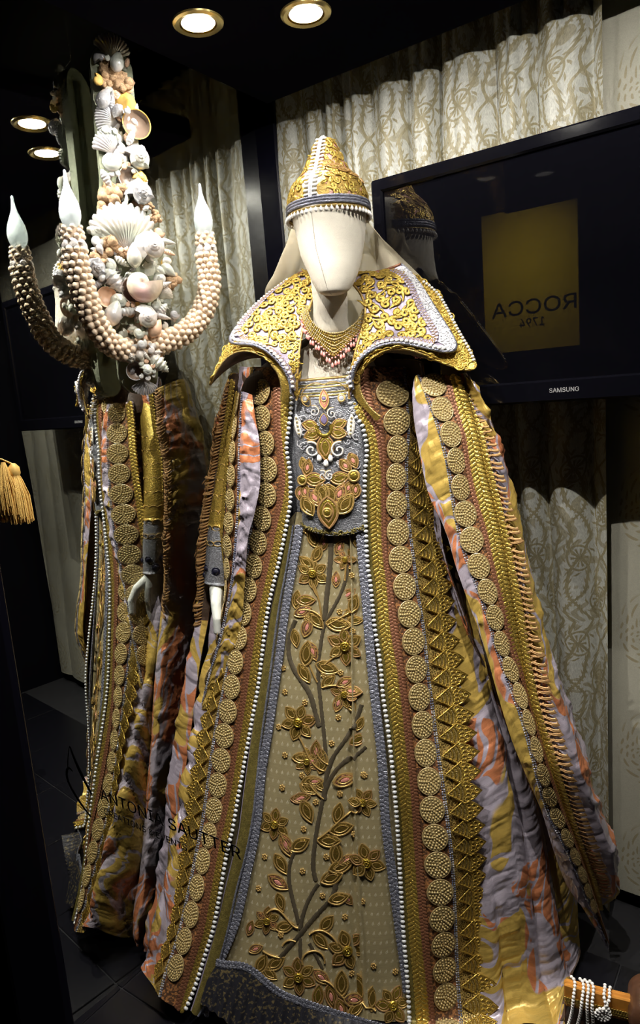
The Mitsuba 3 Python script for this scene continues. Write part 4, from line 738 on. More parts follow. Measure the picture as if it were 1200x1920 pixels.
# front facing of green velvet along the left edge, seen beside the pearls
fc0 = [(-.1297,.0143,1.088),(-.1558,.0165,.9970),(-.1870,.0137,.8908),(-.2059,.0040,.8114),(-.2252,-.0092,.7266),(-.2469,-.0218,.6416),(-.2638,-.0352,.5683),(-.2845,-.0574,.4729),(-.2980,-.0721,.4074),(-.3173,-.0847,.3466),(-.3407,-.1002,.2779),(-.3656,-.1185,.2011),(-.3906,-.1355,.1361),(-.4158,-.1551,.0743),(-.4318,-.1677,.0401)]
fc1 = [(-.1176,.0100,1.088),(-.1397,.0090,.9975),(-.1681,.0042,.8924),(-.1856,-.0060,.8135),(-.2035,-.0190,.7291),(-.2226,-.0322,.6447),(-.2382,-.0451,.5716),(-.2550,-.0689,.4776),(-.2699,-.0817,.4115),(-.2880,-.0935,.3505),(-.3128,-.1074,.2811),(-.3367,-.1247,.2039),(-.3607,-.1408,.1383),(-.3917,-.1622,.0654),(-.4152,-.1736,.0309)]
FC = Loft(figs([fc0, fc1]), 8, 160)
if FC.n(.5, .5) @ (EYE - A0) < 0: FC.flip()
FC.P = FC.P + FC.N * (.006 * np.sin(np.linspace(0, np.pi, 8)))[:, None, None]; FC.refresh()
add('robe__facing', grid_mesh(FC.P), 'm_green_gold', True)
pts, nr = line_on(FC, 1., 300, .001); add('robe__facing_cord', tube(pts, .0032, 6), 'm_blue', True)
pts, nr = line_on(FC, .0, 300, .002); add('robe__facing_piping', tube(pts, .003, 6), 'm_lilac_silk', True)

add('robe__yoke', ellipses([(-.02, .135, 1.36, .205, .085), (-.02, .135, 1.41, .19, .088), (-.015, .125, 1.45, .14, .066), (-.008, .115, 1.485, .075, .045), (-.004, .11, 1.50, .05, .035)]), 'm_dark_lining', 40)
# ---------------------------------------------------------------- hanging sleeves, slit open along the front
Q1 = [(.1640,-.0187,1.374),(.1585,-.0261,1.335),(.1647,-.0391,1.236),(.1757,-.0493,1.153),(.2073,-.0695,1.061),(.2220,-.0866,.9884),(.2443,-.1073,.9024),(.2664,-.1279,.8172),(.2867,-.1476,.7146),(.3045,-.1662,.6337),(.3328,-.1752,.5455),(.3638,-.1737,.4592),(.3881,-.1635,.3655),(.4203,-.1496,.2664),(.4658,-.1328,.1820),(.5449,-.0684,.0193)]
Q2 = [(.1739,-.0135,1.394),(.1893,-.0409,1.342),(.2088,-.0652,1.260),(.2206,-.0799,1.171),(.2242,-.0836,1.120),(.2380,-.0983,1.025),(.2641,-.1188,.9311),(.2893,-.1389,.8195),(.3100,-.1588,.7367),(.3197,-.1714,.7040),(.3414,-.1947,.5959),(.3740,-.1842,.4653),(.3969,-.1833,.4105),(.4285,-.1713,.3305),(.4652,-.1478,.2279),(.5415,-.0737,.0316)]
Q3 = [(.2324,-.0215,1.390),(.2391,-.0448,1.321),(.2517,-.0628,1.261),(.2572,-.0734,1.184),(.2626,-.0810,1.142),(.2789,-.0979,1.066),(.2874,-.1120,1.002),(.3030,-.1294,.9138),(.3168,-.1441,.8192),(.3324,-.1596,.7528),(.3419,-.1741,.6975),(.3624,-.1977,.5958),(.3934,-.1911,.4865),(.4271,-.1773,.3872),(.4632,-.1547,.2771),(.5391,-.0765,.0430)]
Q4 = [(.2570,-.0433,1.387),(.2715,-.0453,1.319),(.2816,-.0632,1.259),(.2896,-.0760,1.201),(.2989,-.0875,1.140),(.3083,-.1010,1.068),(.3168,-.1141,1.000),(.3235,-.1273,.9115),(.3335,-.1401,.8162),(.3414,-.1539,.7354),(.3499,-.1679,.6761),(.3695,-.1895,.5905),(.4009,-.1820,.4738),(.4399,-.1634,.3506),(.4811,-.1317,.2175),(.5384,-.0753,.0448)]
Q4b = [(.2569,-.0333,1.387),(.2727,-.0349,1.319),(.2829,-.0528,1.258),(.2908,-.0666,1.200),(.3001,-.0781,1.139),(.3096,-.0916,1.066),(.3182,-.1047,.9977),(.3250,-.1180,.9084),(.3340,-.1303,.8125),(.3421,-.1442,.7310),(.3506,-.1583,.6713),(.3709,-.1783,.5840),(.4027,-.1701,.4660),(.4423,-.1507,.3411),(.4867,-.1177,.2125),(.5100,-.0978,.1516)]
Q4c = [(.2586,-.0361,1.389),(.2830,-.0438,1.318),(.2981,-.0641,1.257),(.3058,-.0778,1.200),(.3160,-.0897,1.139),(.3274,-.1041,1.067),(.3359,-.1172,.9993),(.3455,-.1318,.9110),(.3545,-.1442,.8160),(.3624,-.1580,.7354),(.3708,-.1720,.6763),(.3902,-.1935,.5910),(.4207,-.1832,.4729),(.4590,-.1617,.3477),(.4938,-.1337,.2447),(.5133,-.1050,.1655)]
Q5 = [(.2591,-.0394,1.390),(.2869,-.0477,1.325),(.3138,-.0606,1.265),(.3229,-.0730,1.207),(.3297,-.0843,1.137),(.3460,-.1011,1.065),(.3550,-.1124,.9966),(.3622,-.1278,.9084),(.3769,-.1469,.8152),(.3888,-.1726,.6987),(.4112,-.1963,.5908),(.4441,-.1807,.4692),(.4708,-.1683,.3884),(.4965,-.1515,.3109),(.5199,-.1253,.2290),(.5282,-.1048,.1723)]
Q6 = [(.2692,-.0492,1.390),(.2987,-.0584,1.325),(.3242,-.0656,1.251),(.3378,-.0622,1.196),(.3448,-.0675,1.145),(.3568,-.0813,1.082),(.3662,-.0978,.9967),(.3787,-.1178,.9039),(.3909,-.1416,.8120),(.4048,-.1663,.7238),(.4430,-.1928,.5609),(.4747,-.1802,.4588),(.5015,-.1689,.3861),(.5213,-.1569,.3284),(.5395,-.1217,.2218),(.5419,-.1072,.1826)]
Q7 = [(.22, .0, 1.42), (.25, .06, 1.25), (.28, .10, 1.05), (.32, .09, .8), (.37, .08, .6), (.41, .06, .4), (.46, .03, .25), (.50, .0, .15)]
SI = Loft(figs([Q1, Q2, Q3, Q4]), 90, 180); SO = Loft(figs([Q4b, Q4c, Q5, Q6, Q7]), 110, 180)
S1 = [(475,765,.055)]
L1 = [(-.1858,.0600,1.381),(-.1818,.0450,1.322),(-.1777,.0350,1.269),(-.1833,.0300,1.193),(-.2017,.0270,1.122),(-.2234,.0300,1.061),(-.2391,.0400,.9725),(-.2619,.0500,.8500),(-.3113,.0680,.7189),(-.3612,.0820,.6060),(-.4116,.0880,.5264)]
L2 = [(-.2080,.0750,1.389),(-.2166,.0620,1.325),(-.2235,.0550,1.272),(-.2319,.0500,1.194),(-.2410,.0460,1.122),(-.2519,.0460,1.060),(-.2688,.0520,.9718),(-.3037,.0620,.8493),(-.3533,.0740,.7199),(-.3929,.0840,.6077),(-.4211,.0880,.5244)]
L3 = [(-.2180,.1150,1.390),(-.2357,.1150,1.324),(-.2495,.1120,1.270),(-.2651,.1120,1.189),(-.2783,.1150,1.113),(-.2902,.1170,1.049),(-.2947,.1190,.9559),(-.3049,.1190,.8297),(-.3487,.1120,.7032),(-.3909,.1060,.5966),(-.4254,.1000,.5167)]
L4 = [(-.2274,.1350,1.391),(-.2441,.1350,1.324),(-.2594,.1320,1.269),(-.2753,.1320,1.187),(-.2884,.1330,1.111),(-.2991,.1340,1.046),(-.3014,.1380,.9514),(-.3092,.1380,.8235),(-.3546,.1300,.6960),(-.3965,.1200,.5901),(-.4299,.1080,.5126)]
LI = Loft(figs([L1, L2, L3, L4]), 70, 170)
E0 = [(-.2337,.1850,1.421),(-.2544,.1850,1.329),(-.2820,.1900,1.218),(-.3035,.1850,1.118),(-.3184,.1780,1.042),(-.3350,.1680,.9461),(-.3521,.1520,.8514),(-.3816,.1300,.7433),(-.4019,.1120,.6514),(-.4194,.0980,.5675),(-.4360,.0860,.4952),(-.4528,.0650,.3938),(-.4680,.0480,.3016),(-.4884,.0360,.2417),(-.5062,.0220,.1773),(-.5293,.0040,.1172),(-.5507,-.0040,.0544)]
E1 = [(-.2487,.2050,1.422),(-.2802,.2050,1.331),(-.3124,.2100,1.218),(-.3402,.2000,1.118),(-.3534,.1900,1.042),(-.3677,.1800,.9456),(-.3824,.1650,.8497),(-.4152,.1450,.7401),(-.4386,.1280,.6471),(-.4616,.1140,.5627),(-.4779,.1000,.4908),(-.4964,.0800,.3879),(-.5114,.0620,.2954),(-.5294,.0500,.2347),(-.5421,.0360,.1692),(-.5665,.0180,.1085),(-.5771,.0080,.0459)]
E2 = [(-.245, .27, 1.44), (-.29, .30, 1.25), (-.315, .29, 1.05), (-.36, .245, .8), (-.41, .205, .6), (-.45, .17, .4), (-.49, .125, .2), (-.515, .06, .09)]
E3 = [(-.14, .26, 1.44), (-.17, .29, 1.25), (-.20, .30, 1.05), (-.25, .29, .8), (-.30, .26, .6), (-.36, .23, .4), (-.42, .18, .2), (-.46, .11, .06)]
LO = Loft(figs([E0, E1, E2, E3]), 90, 180)
for S, toward in ((SI, EYE - A0), (SO, fig((1, -.4, 0)) - A0), (LI, fig((-.5, -1, 0)) - A0), (LO, fig((-1, -.3, 0)) - A0)):
    if S.n(.5, .4) @ toward < 0: S.flip()
SHIFT = {5: .4, 6: .9, 8: 1.35, 11: 3.05}
def cloth(key, S, w, seed):
    nu, nv = S.P.shape[:2]; N0 = S.N.copy()
    S.P = S.P + S.N * (w * wrinkles(S.U, S.V, seed))[..., None]; S.refresh()
    if (S.N * N0).sum() < 0: S.flip()
    k = numbered(key); add(k, grid_mesh(S.P), 'm_brocade', True, uv=np.stack([S.U + SHIFT.get(seed, 0), S.V + seed * .21], -1).reshape(-1, 2))
    add(numbered('robe__sleeve_lining'), grid_mesh((S.P - S.N * .004)[::2, ::2]), 'm_dark_lining', True)
edge = lambda n, lo, hi: np.clip(1 - np.abs(np.linspace(0, 1, n) - (lo + hi) / 2) / ((hi - lo) / 2), 0, 1)[:, None] ** .5
a_ = np.linspace(0, 1, 90)[:, None]; cloth('robe__sleeve', SI, np.where(a_ < SI.at[1], np.maximum(0, np.sin(np.pi * a_ / SI.at[1])) ** .6, 0) * .8, 5)
a_ = np.linspace(0, 1, 110)[:, None]; cloth('robe__sleeve', SO, np.clip((a_ - SO.at[2]) * 8, 0, 1) * 1.1, 6)
a_ = np.linspace(0, 1, 70)[:, None]; cloth('robe__sleeve', LI, np.where(a_ < LI.at[1], np.maximum(0, np.sin(np.pi * a_ / LI.at[1])) ** .6, 0) * 1.2, 8)
a_ = np.linspace(0, 1, 90)[:, None]; cloth('robe__sleeve', LO, np.clip((a_ - .0) * 8, .2, 1) * .9, 11)

FROND = shape(cat([tube(np.array([(0, 0, .0), (.35, .10, .12), (.75, .32, .14), (1.0, .66, .05), (.86, .88, .02)]), np.array([.11, .20, .22, .16, .04]), 6, True, .4, up=(0, 0, 1)), tube(np.array([(0, 0, .05), (.3, .04, .2), (.62, .16, .24), (.85, .34, .16)]), np.array([.05, .07, .06, .03]), 5, True, 1, up=(0, 0, 1))]), 'm_copper_lace', True)
def fronds(key, S, u_in, u_out, pitch, v0=0., v1=1., off=.002, both=False):
    """Feather-like metallic lace: curled fronds along a spine."""
    pts, nr = line_on(S, u_in, 500, off, v0, v1); P, N, t, s = evenly(pts, nr, pitch)
    for i, (p, n, tt, q) in enumerate(zip(P, N, t, s)):
        e = S.p(u_out, v0 + (v1 - v0) * q, off); x = e - p; L = np.linalg.norm(x); x = unit(x / L * .75 + tt * (.65 + rng.normal(0, .12)))
        y = np.cross(n, x); sg = 1. if y @ tt < 0 else -1.
        M = basis(p, n, x); M[:3, :3] = M[:3, :3] * np.array([L * 1.05, L * .62 * sg, L * .5]); put(key, FROND, M)
# right sleeve trims
u1, u2 = SI.at[1], SI.at[2]
strip('robe__sleeve_ground', SI, u1, u2, 'm_orange_net', .001, 8); rosettes('robe__sleeve_roundel', SI, lambda v: np.full_like(v, (u1 + u2) / 2), .056, lambda v: .46 * np.linalg.norm(SI.p(u1, v) - SI.p(u2, v)) + .002, 0, .90)
crystals('robe__sleeve_crystal_trim', SI, u1, .0052, .002, 0, .97)
v_ = np.linspace(0, 1, 300)
pts, nr = line_on(SI, u2 + (1 - u2) * .16, 300, .002); add(numbered('robe__sleeve_copper_braid'), braid(pts, nr, .012, .0075, .002, .5), 'm_red_cord', 40)
pts, nr = line_on(SI, u2 + (1 - u2) * .66, 300, .002); add(numbered('robe__sleeve_gold_braid'), braid(pts, nr, .75 * np.linalg.norm(SI.p(np.full(300, u2), v_) - SI.p(np.full(300, 1.), v_), axis=1) + .003, .0095), 'm_gold', 40)
strip('robe__sleeve_braid_ground', SI, u2, 1., 'm_green_gold', .001)
w0, w1, w2 = SO.at[1], SO.at[2], SO.at[3]
strip('robe__sleeve_braid_ground', SO, 0., w0, 'm_green_gold', .001)
pts, nr = line_on(SO, w0 * .5, 300, .002); add(numbered('robe__sleeve_gold_braid'), braid(pts, nr, np.linalg.norm(SO.p(np.full(300, 0.), v_) - SO.p(np.full(300, w0), v_), axis=1) * 1.0 + .002, .0095), 'm_gold', 40)
fronds('robe__frond', SO, w0, w1 + (w2 - w1) * .12, .0125, .02, .97); fronds('robe__sleeve_frond', SO, w0 + (w1 - w0) * .5, w0 - .01, .0125, .02, .97)
# left sleeve trims
u1, u2 = LI.at[1], LI.at[2]
strip('robe__sleeve_ground', LI, u1, u2, 'm_orange_net', .001, 8); rosettes('robe__sleeve_roundel', LI, lambda v: np.full_like(v, (u1 + u2) / 2), .055, lambda v: .44 * np.linalg.norm(LI.p(u1, v) - LI.p(u2, v)) + .002, 0, .80)
crystals('robe__sleeve_crystal_trim', LI, u1, .0052, .002, 0, .85)
pts, nr = line_on(LI, u2 + (1 - u2) * .5, 300, .002); add(numbered('robe__sleeve_gold_braid'), braid(pts, nr, .020, .0095), 'm_gold', 40)
w1 = LO.at[1]
strip('robe__sleeve_braid_ground', LO, 0., w1 * .9, 'm_dark_lining', .001, 5, 0, .42)
fronds('robe__frond', LO, w1 * .45, w1 * 1.12, .0078, .0, .43)
fronds('robe__sleeve_frond', LO, w1 * 1.45, w1 * .8, .0085, .0, .40)
pts, nr = line_on(LO, w1 * .15, 300, .002, 0, .3); add(numbered('robe__sleeve_gold_braid'), braid(pts, nr, .018, .0095), 'm_gold', 40)

# ---------------------------------------------------------------- collar: two stiff layers of lapels
def rowsheet(rows, nu=60, nv=90):
    return Loft([smooth_line(np.array([r[i] for r in rows]), 40) for i in range(len(rows[0]))], nu, nv, CubicSpline)
CR = [figs([r])[0] for r in (
    [(.0335,.0839,1.637),(.0905,.0715,1.623),(.1620,.0573,1.634)],
    [(.0600,.0362,1.589),(.1300,.0226,1.592),(.1968,.0055,1.574)],
    [(.0736,.0097,1.548),(.1478,-.0059,1.532),(.2266,-.0338,1.504)],
    [(.0711,.0009,1.521),(.1563,-.0300,1.484),(.2434,-.0718,1.439)],
    [(.0590,-.0083,1.487),(.1085,-.0271,1.479),(.1618,-.0576,1.456)],
    [(.0446,-.0154,1.448),(.0690,-.0291,1.458),(.1026,-.0512,1.462)],
    [(.0336,-.0201,1.409),(.0443,-.0292,1.424),(.0624,-.0440,1.445)],
    [(.0254,-.0182,1.356),(.0280,-.0214,1.362),(.0331,-.0279,1.375)])]
CL = [figs([r])[0] for r in (
    [(-.0160,.1200,1.647),(-.0426,.1250,1.647),(-.0662,.1300,1.640)],
    [(-.0266,.0700,1.595),(-.0817,.0850,1.601),(-.1378,.1000,1.594)],
    [(-.0438,.0400,1.555),(-.1143,.0550,1.551),(-.1939,.0750,1.546)],
    [(-.0581,.0200,1.520),(-.1384,.0350,1.503),(-.2229,.0550,1.505)],
    [(-.0693,.0060,1.479),(-.1170,.0100,1.471),(-.1705,.0120,1.487)],
    [(-.0770,-.0040,1.440),(-.0972,-.0080,1.441),(-.1263,-.0100,1.457)],
    [(-.0824,-.0080,1.401),(-.0898,-.0120,1.407),(-.1020,-.0180,1.422)],
    [(-.0869,-.0060,1.362),(-.0909,-.0100,1.368),(-.0966,-.0140,1.380)])]
CRL, CLL = rowsheet(CR), rowsheet(CL)
for S in (CRL, CLL):
    if S.n(.5, .4) @ (EYE - A0 + np.array([0, 0, .3])) < 0: S.flip()
def solid(S, th):
    """The sheet with a thickness th behind it."""
    P, Q = S.P, S.P - S.N * th; nu, nv = P.shape[:2]; v = np.vstack([P.reshape(-1, 3), Q.reshape(-1, 3)]); f = grid_faces(nu, nv); n = nu * nv
    idx = np.r_[np.arange(nu) * nv, (nu - 1) * nv + np.arange(1, nv), (np.arange(nu - 2, -1, -1)) * nv + nv - 1, np.arange(nv - 2, 0, -1)]; j = np.roll(idx, -1)
    return v, np.vstack([f, f[:, ::-1] + n, np.stack([idx, idx + n, j], 1), np.stack([j, idx + n, j + n], 1)])
def spiral(turns=1.25, hook=1.2, n=26):
    t = np.linspace(0, 1, n); a = turns * 2 * np.pi * t; r = .62 * (1 - t) + .10; p = np.c_[r * np.cos(a), r * np.sin(a), np.full(n, .12)]
    h = np.linspace(1, 0, 10)[:-1, None]; tail = np.c_[.72 + 0 * h, -hook * h, .12 + 0 * h] + np.c_[.45 * h ** 2, 0 * h, 0 * h]
    return np.vstack([tail, p])
def scroll_mesh(s): p = spiral() * np.array([1, s, 1]); return tube(p, np.interp(np.linspace(0, 1, len(p)), [0, .3, .8, 1], [.11, .31, .28, .30]), 7, True, .36, up=(0, 0, 1))
SCR = [shape(scroll_mesh(1), 'm_gold', True), shape(scroll_mesh(-1), 'm_gold', True)]
BUD = shape(cat([ball(2, (.9, .5, .22)), tube(np.c_[np.linspace(-.7, .7, 8), np.zeros(8), .24 * np.cos(np.linspace(-1.2, 1.2, 8))], .09, 5)]), 'm_gold', True)
ARC = shape(tube(np.array([(-1, -.4, .1), (-.6, .15, .12), (0, .36, .12), (.6, .15, .12), (1, -.4, .1)]), np.array([.10, .24, .28, .24, .10]), 7, True, .4, up=(0, 0, 1)), 'm_gold', True)
def scrollwork(key, S, dom, n, r, seed, tries=4000):
    """Couched gold scrolls spread evenly over the part of the sheet where dom(u, v) holds."""
    g = np.random.default_rng(seed); got = []
    for _ in range(tries):
        if len(got) >= n: break
        u, v = g.random(2)
        if not dom(u, v): continue
        p = S.p(u, v)
        if all(np.linalg.norm(p - q) > r * 1.25 for q in got):
            got.append(p); a = g.uniform(0, 6.28); k = len(got)
            put(key, SCR[k % 2], S.M(u, v, .001, a, (r, r, r)))
            e = .75 * r
            if k % 2: put(key.replace('scroll', 'bud'), BUD, S.M(np.clip(u + e * math.cos(a + 2.4) / S.w, .03, .97), np.clip(v + e * math.sin(a + 2.4) / S.h, .02, .98), .002, a + 1, (r * .55, r * .62, r * .8)))
            else: put(key.replace('scroll', 'arc'), ARC, S.M(np.clip(u + e * math.cos(a + 3.6) / S.w, .04, .96), np.clip(v + e * math.sin(a + 3.6) / S.h, .02, .98), .0015, a + 2, (r * .75, r * .75, r * .8)))
add('robe__collar', solid(CRL, .004), 'm_lilac_silk', 40); add('robe__collar_001', solid(CLL, .004), 'm_lilac_silk', 40); COUNT['robe__collar'] = 2
scrollwork('robe__collar_scroll', CRL, lambda u, v: .03 < u < .70 and .03 < v < .62 and u < .80 - .25 * (v > .5) , 130, .0135, 3)
scrollwork('robe__collar_scroll', CRL, lambda u, v: .03 < u < .5 and .62 < v < .95, 14, .009, 5)
scrollwork('robe__collar_scroll', CLL, lambda u, v: .03 < u < .84 and .02 < v < .60, 120, .0135, 4)
scrollwork('robe__collar_scroll', CLL, lambda u, v: .03 < u < .45 and .6 < v < .97, 16, .009, 6)
def silver_band(S, u0, v0, v1, key): return strip(key, S, u0, 1., 'm_silver', .002, 14, v0, v1)
silver_band(CRL, .80, .02, .49, 'robe__silver_lace')
nub = [];
for i in range(420):
    u, v = rng.uniform(.81, .995), rng.uniform(.03, .485); nub.append(CRL.M(u, v, .003, rng.uniform(0, 6.3), (.0032, .0022, .0016)))
for i in range(120):
    u, v = rng.uniform(.90, .995), rng.uniform(.48, .62); nub.append(CRL.M(u, v, .002, rng.uniform(0, 6.3), (.0032, .0022, .0016)))
add('robe__silver_lace_beads', strew(tube(np.array([(-1, 0, 0), (0, .5, .3), (1, 0, 0)]), np.array([.4, .55, .4]), 6), nub), 'm_silver', 40, kind='stuff')
def zigzag(key, S, uf, v0, v1, n=60, w=.0055, mats=('m_gold_cord', 'm_lilac_silk')):
    v = np.linspace(v0, v1, n); u = np.array([uf(x) for x in v]); pts = S.p(u, v, .003); nn = S.n(u, v)
    add(numbered(key), braid(pts, nn, w * 2.2, .0075, .001, .6), mats[1], 40); t = unit(np.gradient(pts, axis=0)); b = np.cross(nn, t)
    zz_ = pts + b * (w * np.where(np.arange(n) % 2, 1, -1))[:, None] + nn * .002; add(numbered(key + '_cord'), tube(zz_, .0011, 5), mats[0])
zigzag('robe__collar_braid', CRL, lambda v: .755, .04, .50); zigzag('robe__collar_braid', CRL, lambda v: .80 - .1 * max(0, (v - .5) * 2), .50, .97)
zigzag('robe__collar_braid', CLL, lambda v: .83 if v > .5 else .90, .45, .97); zigzag('robe__collar_braid', CLL, lambda v: .93, .08, .44)
PEARL_W = shape(ball(2, (.95, .85, .8)), 'm_pearl', True)
for S, v0 in ((CRL, .50), (CLL, .44)):
    pts, nr = line_on(S, .955, 400, .001, v0, .985); pearls('robe__collar_pearl', pts, nr, .0048, .0098, PEARL_W)
pts, nr = line_on(CLL, .985, 300, .001, .05, .43); pearls('robe__collar_pearl', pts, nr, .0042, .0086, PEARL_W)
for S in (CRL, CLL):
    pts, nr = line_on(S, 1.0, 300, -.002, 0, 1); add(numbered('robe__collar_piping'), tube(pts, .0036, 7), 'm_blue', True)
    pts, nr = line_on(S, .0, 200, 0, 0, 1); add(numbered('robe__collar_cord'), tube(pts, .003, 6), 'm_gold_cord', True)
    pts, nr = line_on(S, np.linspace(0, 1, 100)[0], 2, 0)
top = np.vstack([CLL.p(np.linspace(1, 0, 40), np.zeros(40), .0)[:], CRL.p(np.linspace(0, 1, 40), np.zeros(40), .0)]); add('robe__collar_top_cord', tube(smooth_line(top, 90), .0035, 6), 'm_red_cord', True)
# under layer
UR = [figs([r])[0] for r in (
    [(.0504,.0908,1.620),(.1191,.0679,1.617),(.1787,.0392,1.608)],
    [(.0734,.0498,1.567),(.1633,.0266,1.568),(.2316,.0038,1.553)],
    [(.0806,.0263,1.530),(.1780,-.0054,1.508),(.2586,-.0441,1.477)],
    [(.0773,.0179,1.491),(.1817,-.0322,1.446),(.2780,-.0835,1.397)],
    [(.0673,.0027,1.463),(.1365,-.0355,1.444),(.2001,-.0610,1.425)],
    [(.0507,-.0123,1.435),(.0876,-.0360,1.445),(.1321,-.0554,1.450)],
    [(.0394,-.0169,1.408),(.0503,-.0281,1.413),(.0731,-.0411,1.435)],
    [(.0345,-.0165,1.370),(.0401,-.0232,1.375),(.0476,-.0288,1.391)],
    [(.0481,-.0231,1.343),(.0543,-.0281,1.340),(.0569,-.0313,1.349)],
    [(.0746,-.0318,1.309),(.0819,-.0373,1.307),(.0865,-.0415,1.314)])]
UL = [figs([r])[0] for r in (
    [(-.0249,.1400,1.640),(-.0557,.1450,1.637),(-.0812,.1500,1.628)],
    [(-.0412,.1000,1.589),(-.0957,.1100,1.586),(-.1587,.1200,1.565)],
    [(-.0564,.0650,1.545),(-.1355,.0850,1.530),(-.2271,.1000,1.504)],
    [(-.0694,.0400,1.498),(-.1562,.0550,1.478),(-.2748,.0450,1.412)],
    [(-.0784,.0200,1.469),(-.1347,.0220,1.459),(-.2312,.0300,1.463)],
    [(-.0860,.0040,1.430),(-.1109,.0000,1.432),(-.1596,.0060,1.465)],
    [(-.0957,-.0040,1.395),(-.1064,-.0060,1.402),(-.1267,-.0040,1.431)],
    [(-.1052,.0020,1.352),(-.1117,.0000,1.356),(-.1213,.0000,1.365)])]
URL, ULL = rowsheet(UR), rowsheet(UL)
for S in (URL, ULL):
    if S.n(.5, .4) @ (EYE - A0 + np.array([0, 0, .3])) < 0: S.flip()
for i, S in enumerate((URL, ULL)):
    add(numbered('robe__under_collar'), solid(S, .0035), 'm_dark_lining', 40)
    strip('robe__under_collar_lace', S, .0, 1., 'm_gold', .001, 24)
    pts, nr = line_on(S, 1., 300, -.001, 0, 1); add(numbered('robe__under_collar_piping'), tube(pts, .0026, 7), 'm_dull_gold', True)
ringm_ = tube(np.c_[np.cos(np.linspace(0, 6.283, 12)), np.sin(np.linspace(0, 6.283, 12)), np.zeros(12)], .2, 5, False, up=(0, 0, 1)); fr = []
for S in (URL, ULL):
    for i in range(420):
        u, v = rng.uniform(.55, .98), rng.uniform(.03, .8); fr.append(S.M(u, v, .002, rng.uniform(0, 6), (rng.choice([.0035, .006, .009]),) * 3))
add('robe__under_collar_rings', strew(ringm_, fr), 'm_gold', True, kind='stuff')
pts, nr = line_on(URL, .995, 400, .001, .05, .40); pearls('robe__collar_pearl', pts, nr, .0036, .0078, PEARL_W)
tag('robe', 'gold and lilac brocade robe with huge flared collar, pearl edges and hanging sleeves', 'robe')
# ---------------------------------------------------------------- pointed hat
def c_hat(p, n, uv): return mix((.42, .27, .06), (.62, .34, .30), smoothstep(.55, .66, fbm(p.x * 70, p.y * 70, p.z * 70))) * (.5 + .8 * spark(p, 500))
M_['m_hat_ground'] = bumped(pr(proc(c_hat), .36, .5), b_grain)
HATC = np.array([hx, .030, 1.742]); HTM = frame(HATC, (math.cos(HT), math.sin(HT), 0), (-math.sin(HT), math.cos(HT), 0), (0, 0, 1))   # hat frame: -y is its front
hp = np.array([(.083, -.012), (.0845, 0), (.083, .02), (.0795, .036), (.0725, .052), (.060, .066), (.049, .079), (.041, .095), (.033, .113), (.0245, .131), (.0165, .144), (.006, .151)])
def hat_r(z): return PchipInterpolator(hp[:, 1], hp[:, 0])(z)
def hat_p(az, z, off=0.):
    """Point and normal on the hat: az 0 is the front."""
    r = hat_r(z); e = 1e-3; sl = (hat_r(min(z + e, .151)) - hat_r(z - e)) / (2 * e)
    lean = .010 * np.clip(z / .15, 0, 1) ** 2
    p = np.array([r * math.sin(az), -r * 1.08 * math.cos(az) + lean, z]); n = unit(np.array([math.sin(az), -math.cos(az), -sl])); return p + n * off, n
k = 120; a = np.arange(96) * 2 * np.pi / 96; zz_ = np.linspace(-.012, .1509, k)
P = np.stack([np.stack([hat_r(zz_) * math.sin(t), -hat_r(zz_) * 1.08 * math.cos(t) + .010 * np.clip(zz_ / .15, 0, 1) ** 2, zz_], -1) for t in a])
HATM = FIG @ HTM
add('hat__crown', grid_mesh(P, True), 'm_hat_ground', True, to_world=T4(HATM))
def hat_M(az, z, off=0., turn=0., s=(1, 1, 1)): p, n = hat_p(az, z, off); return HATM @ basis(p, n, (0, 0, 1), s, turn)
g = np.random.default_rng(21); got = []
for _ in range(5000):
    az, z = g.uniform(-2.2, 2.6), g.uniform(.012, .138); p, n = hat_p(az, z)
    if abs(az) * hat_r(z) < .012 or len(got) > 130: continue
    if all(np.linalg.norm(p - q) > .0112 for q in got):
        got.append(p); r = .0092; put('hat__scroll' if len(got) % 3 else 'hat__bud', SCR[len(got) % 2] if len(got) % 3 else BUD, hat_M(az, z, .0004, g.uniform(0, 6.3), (r, r, r)))
for i in range(9):                                                  # overlapping gold leaves of the right side
    az, z = .35 + .16 * i, .082 - .004 * i + .006 * (i % 2); L = .026
    M = hat_M(az, z, .003, 1.2 + .1 * i, (L, L * 1.1, L)); kk_ = numbered('hat__leaf'); scene[kk_] = {**LEAF['g'][0], 'to_world': T4(M)}; scene[kk_ + '__cord'] = {**LEAF['g'][1], 'to_world': T4(M)}
a = np.linspace(0, 2 * np.pi, 100); bp = lambda z, o: np.array([hat_p(t, z, o)[0] for t in a])
add('hat__band', cat([tube(bp(z, .001), .0034, 7, False) for z in (.001, .0065, .012)]), 'm_blue', True, to_world=T4(HATM))
add('hat__brim_cord', tube(bp(-.006, .001), .0028, 6, False), 'm_dull_gold', True, to_world=T4(HATM))
DROP = shape(lathe([(.0, -.0085), (.0022, -.0078), (.0036, -.0055), (.0034, -.003), (.002, -.0005), (.0009, .0015), (.0, .003)], 12, False), 'm_pearl', True)
for t in np.arange(52) * 2 * np.pi / 52:
    p, n = hat_p(t, -.0075, .0035); put('hat__pearl_drop', DROP, HATM @ frame(p, (1, 0, 0), (0, 1, 0), (0, 0, 1)))
CAP = shape(cat([tube(np.array([(-1, 0, 0), (-.4, 0, .1), (.5, 0, .1), (1, 0, 0)]), np.array([.3, .34, .5, .25]), 10, True, .85)]), 'm_pearl', True)
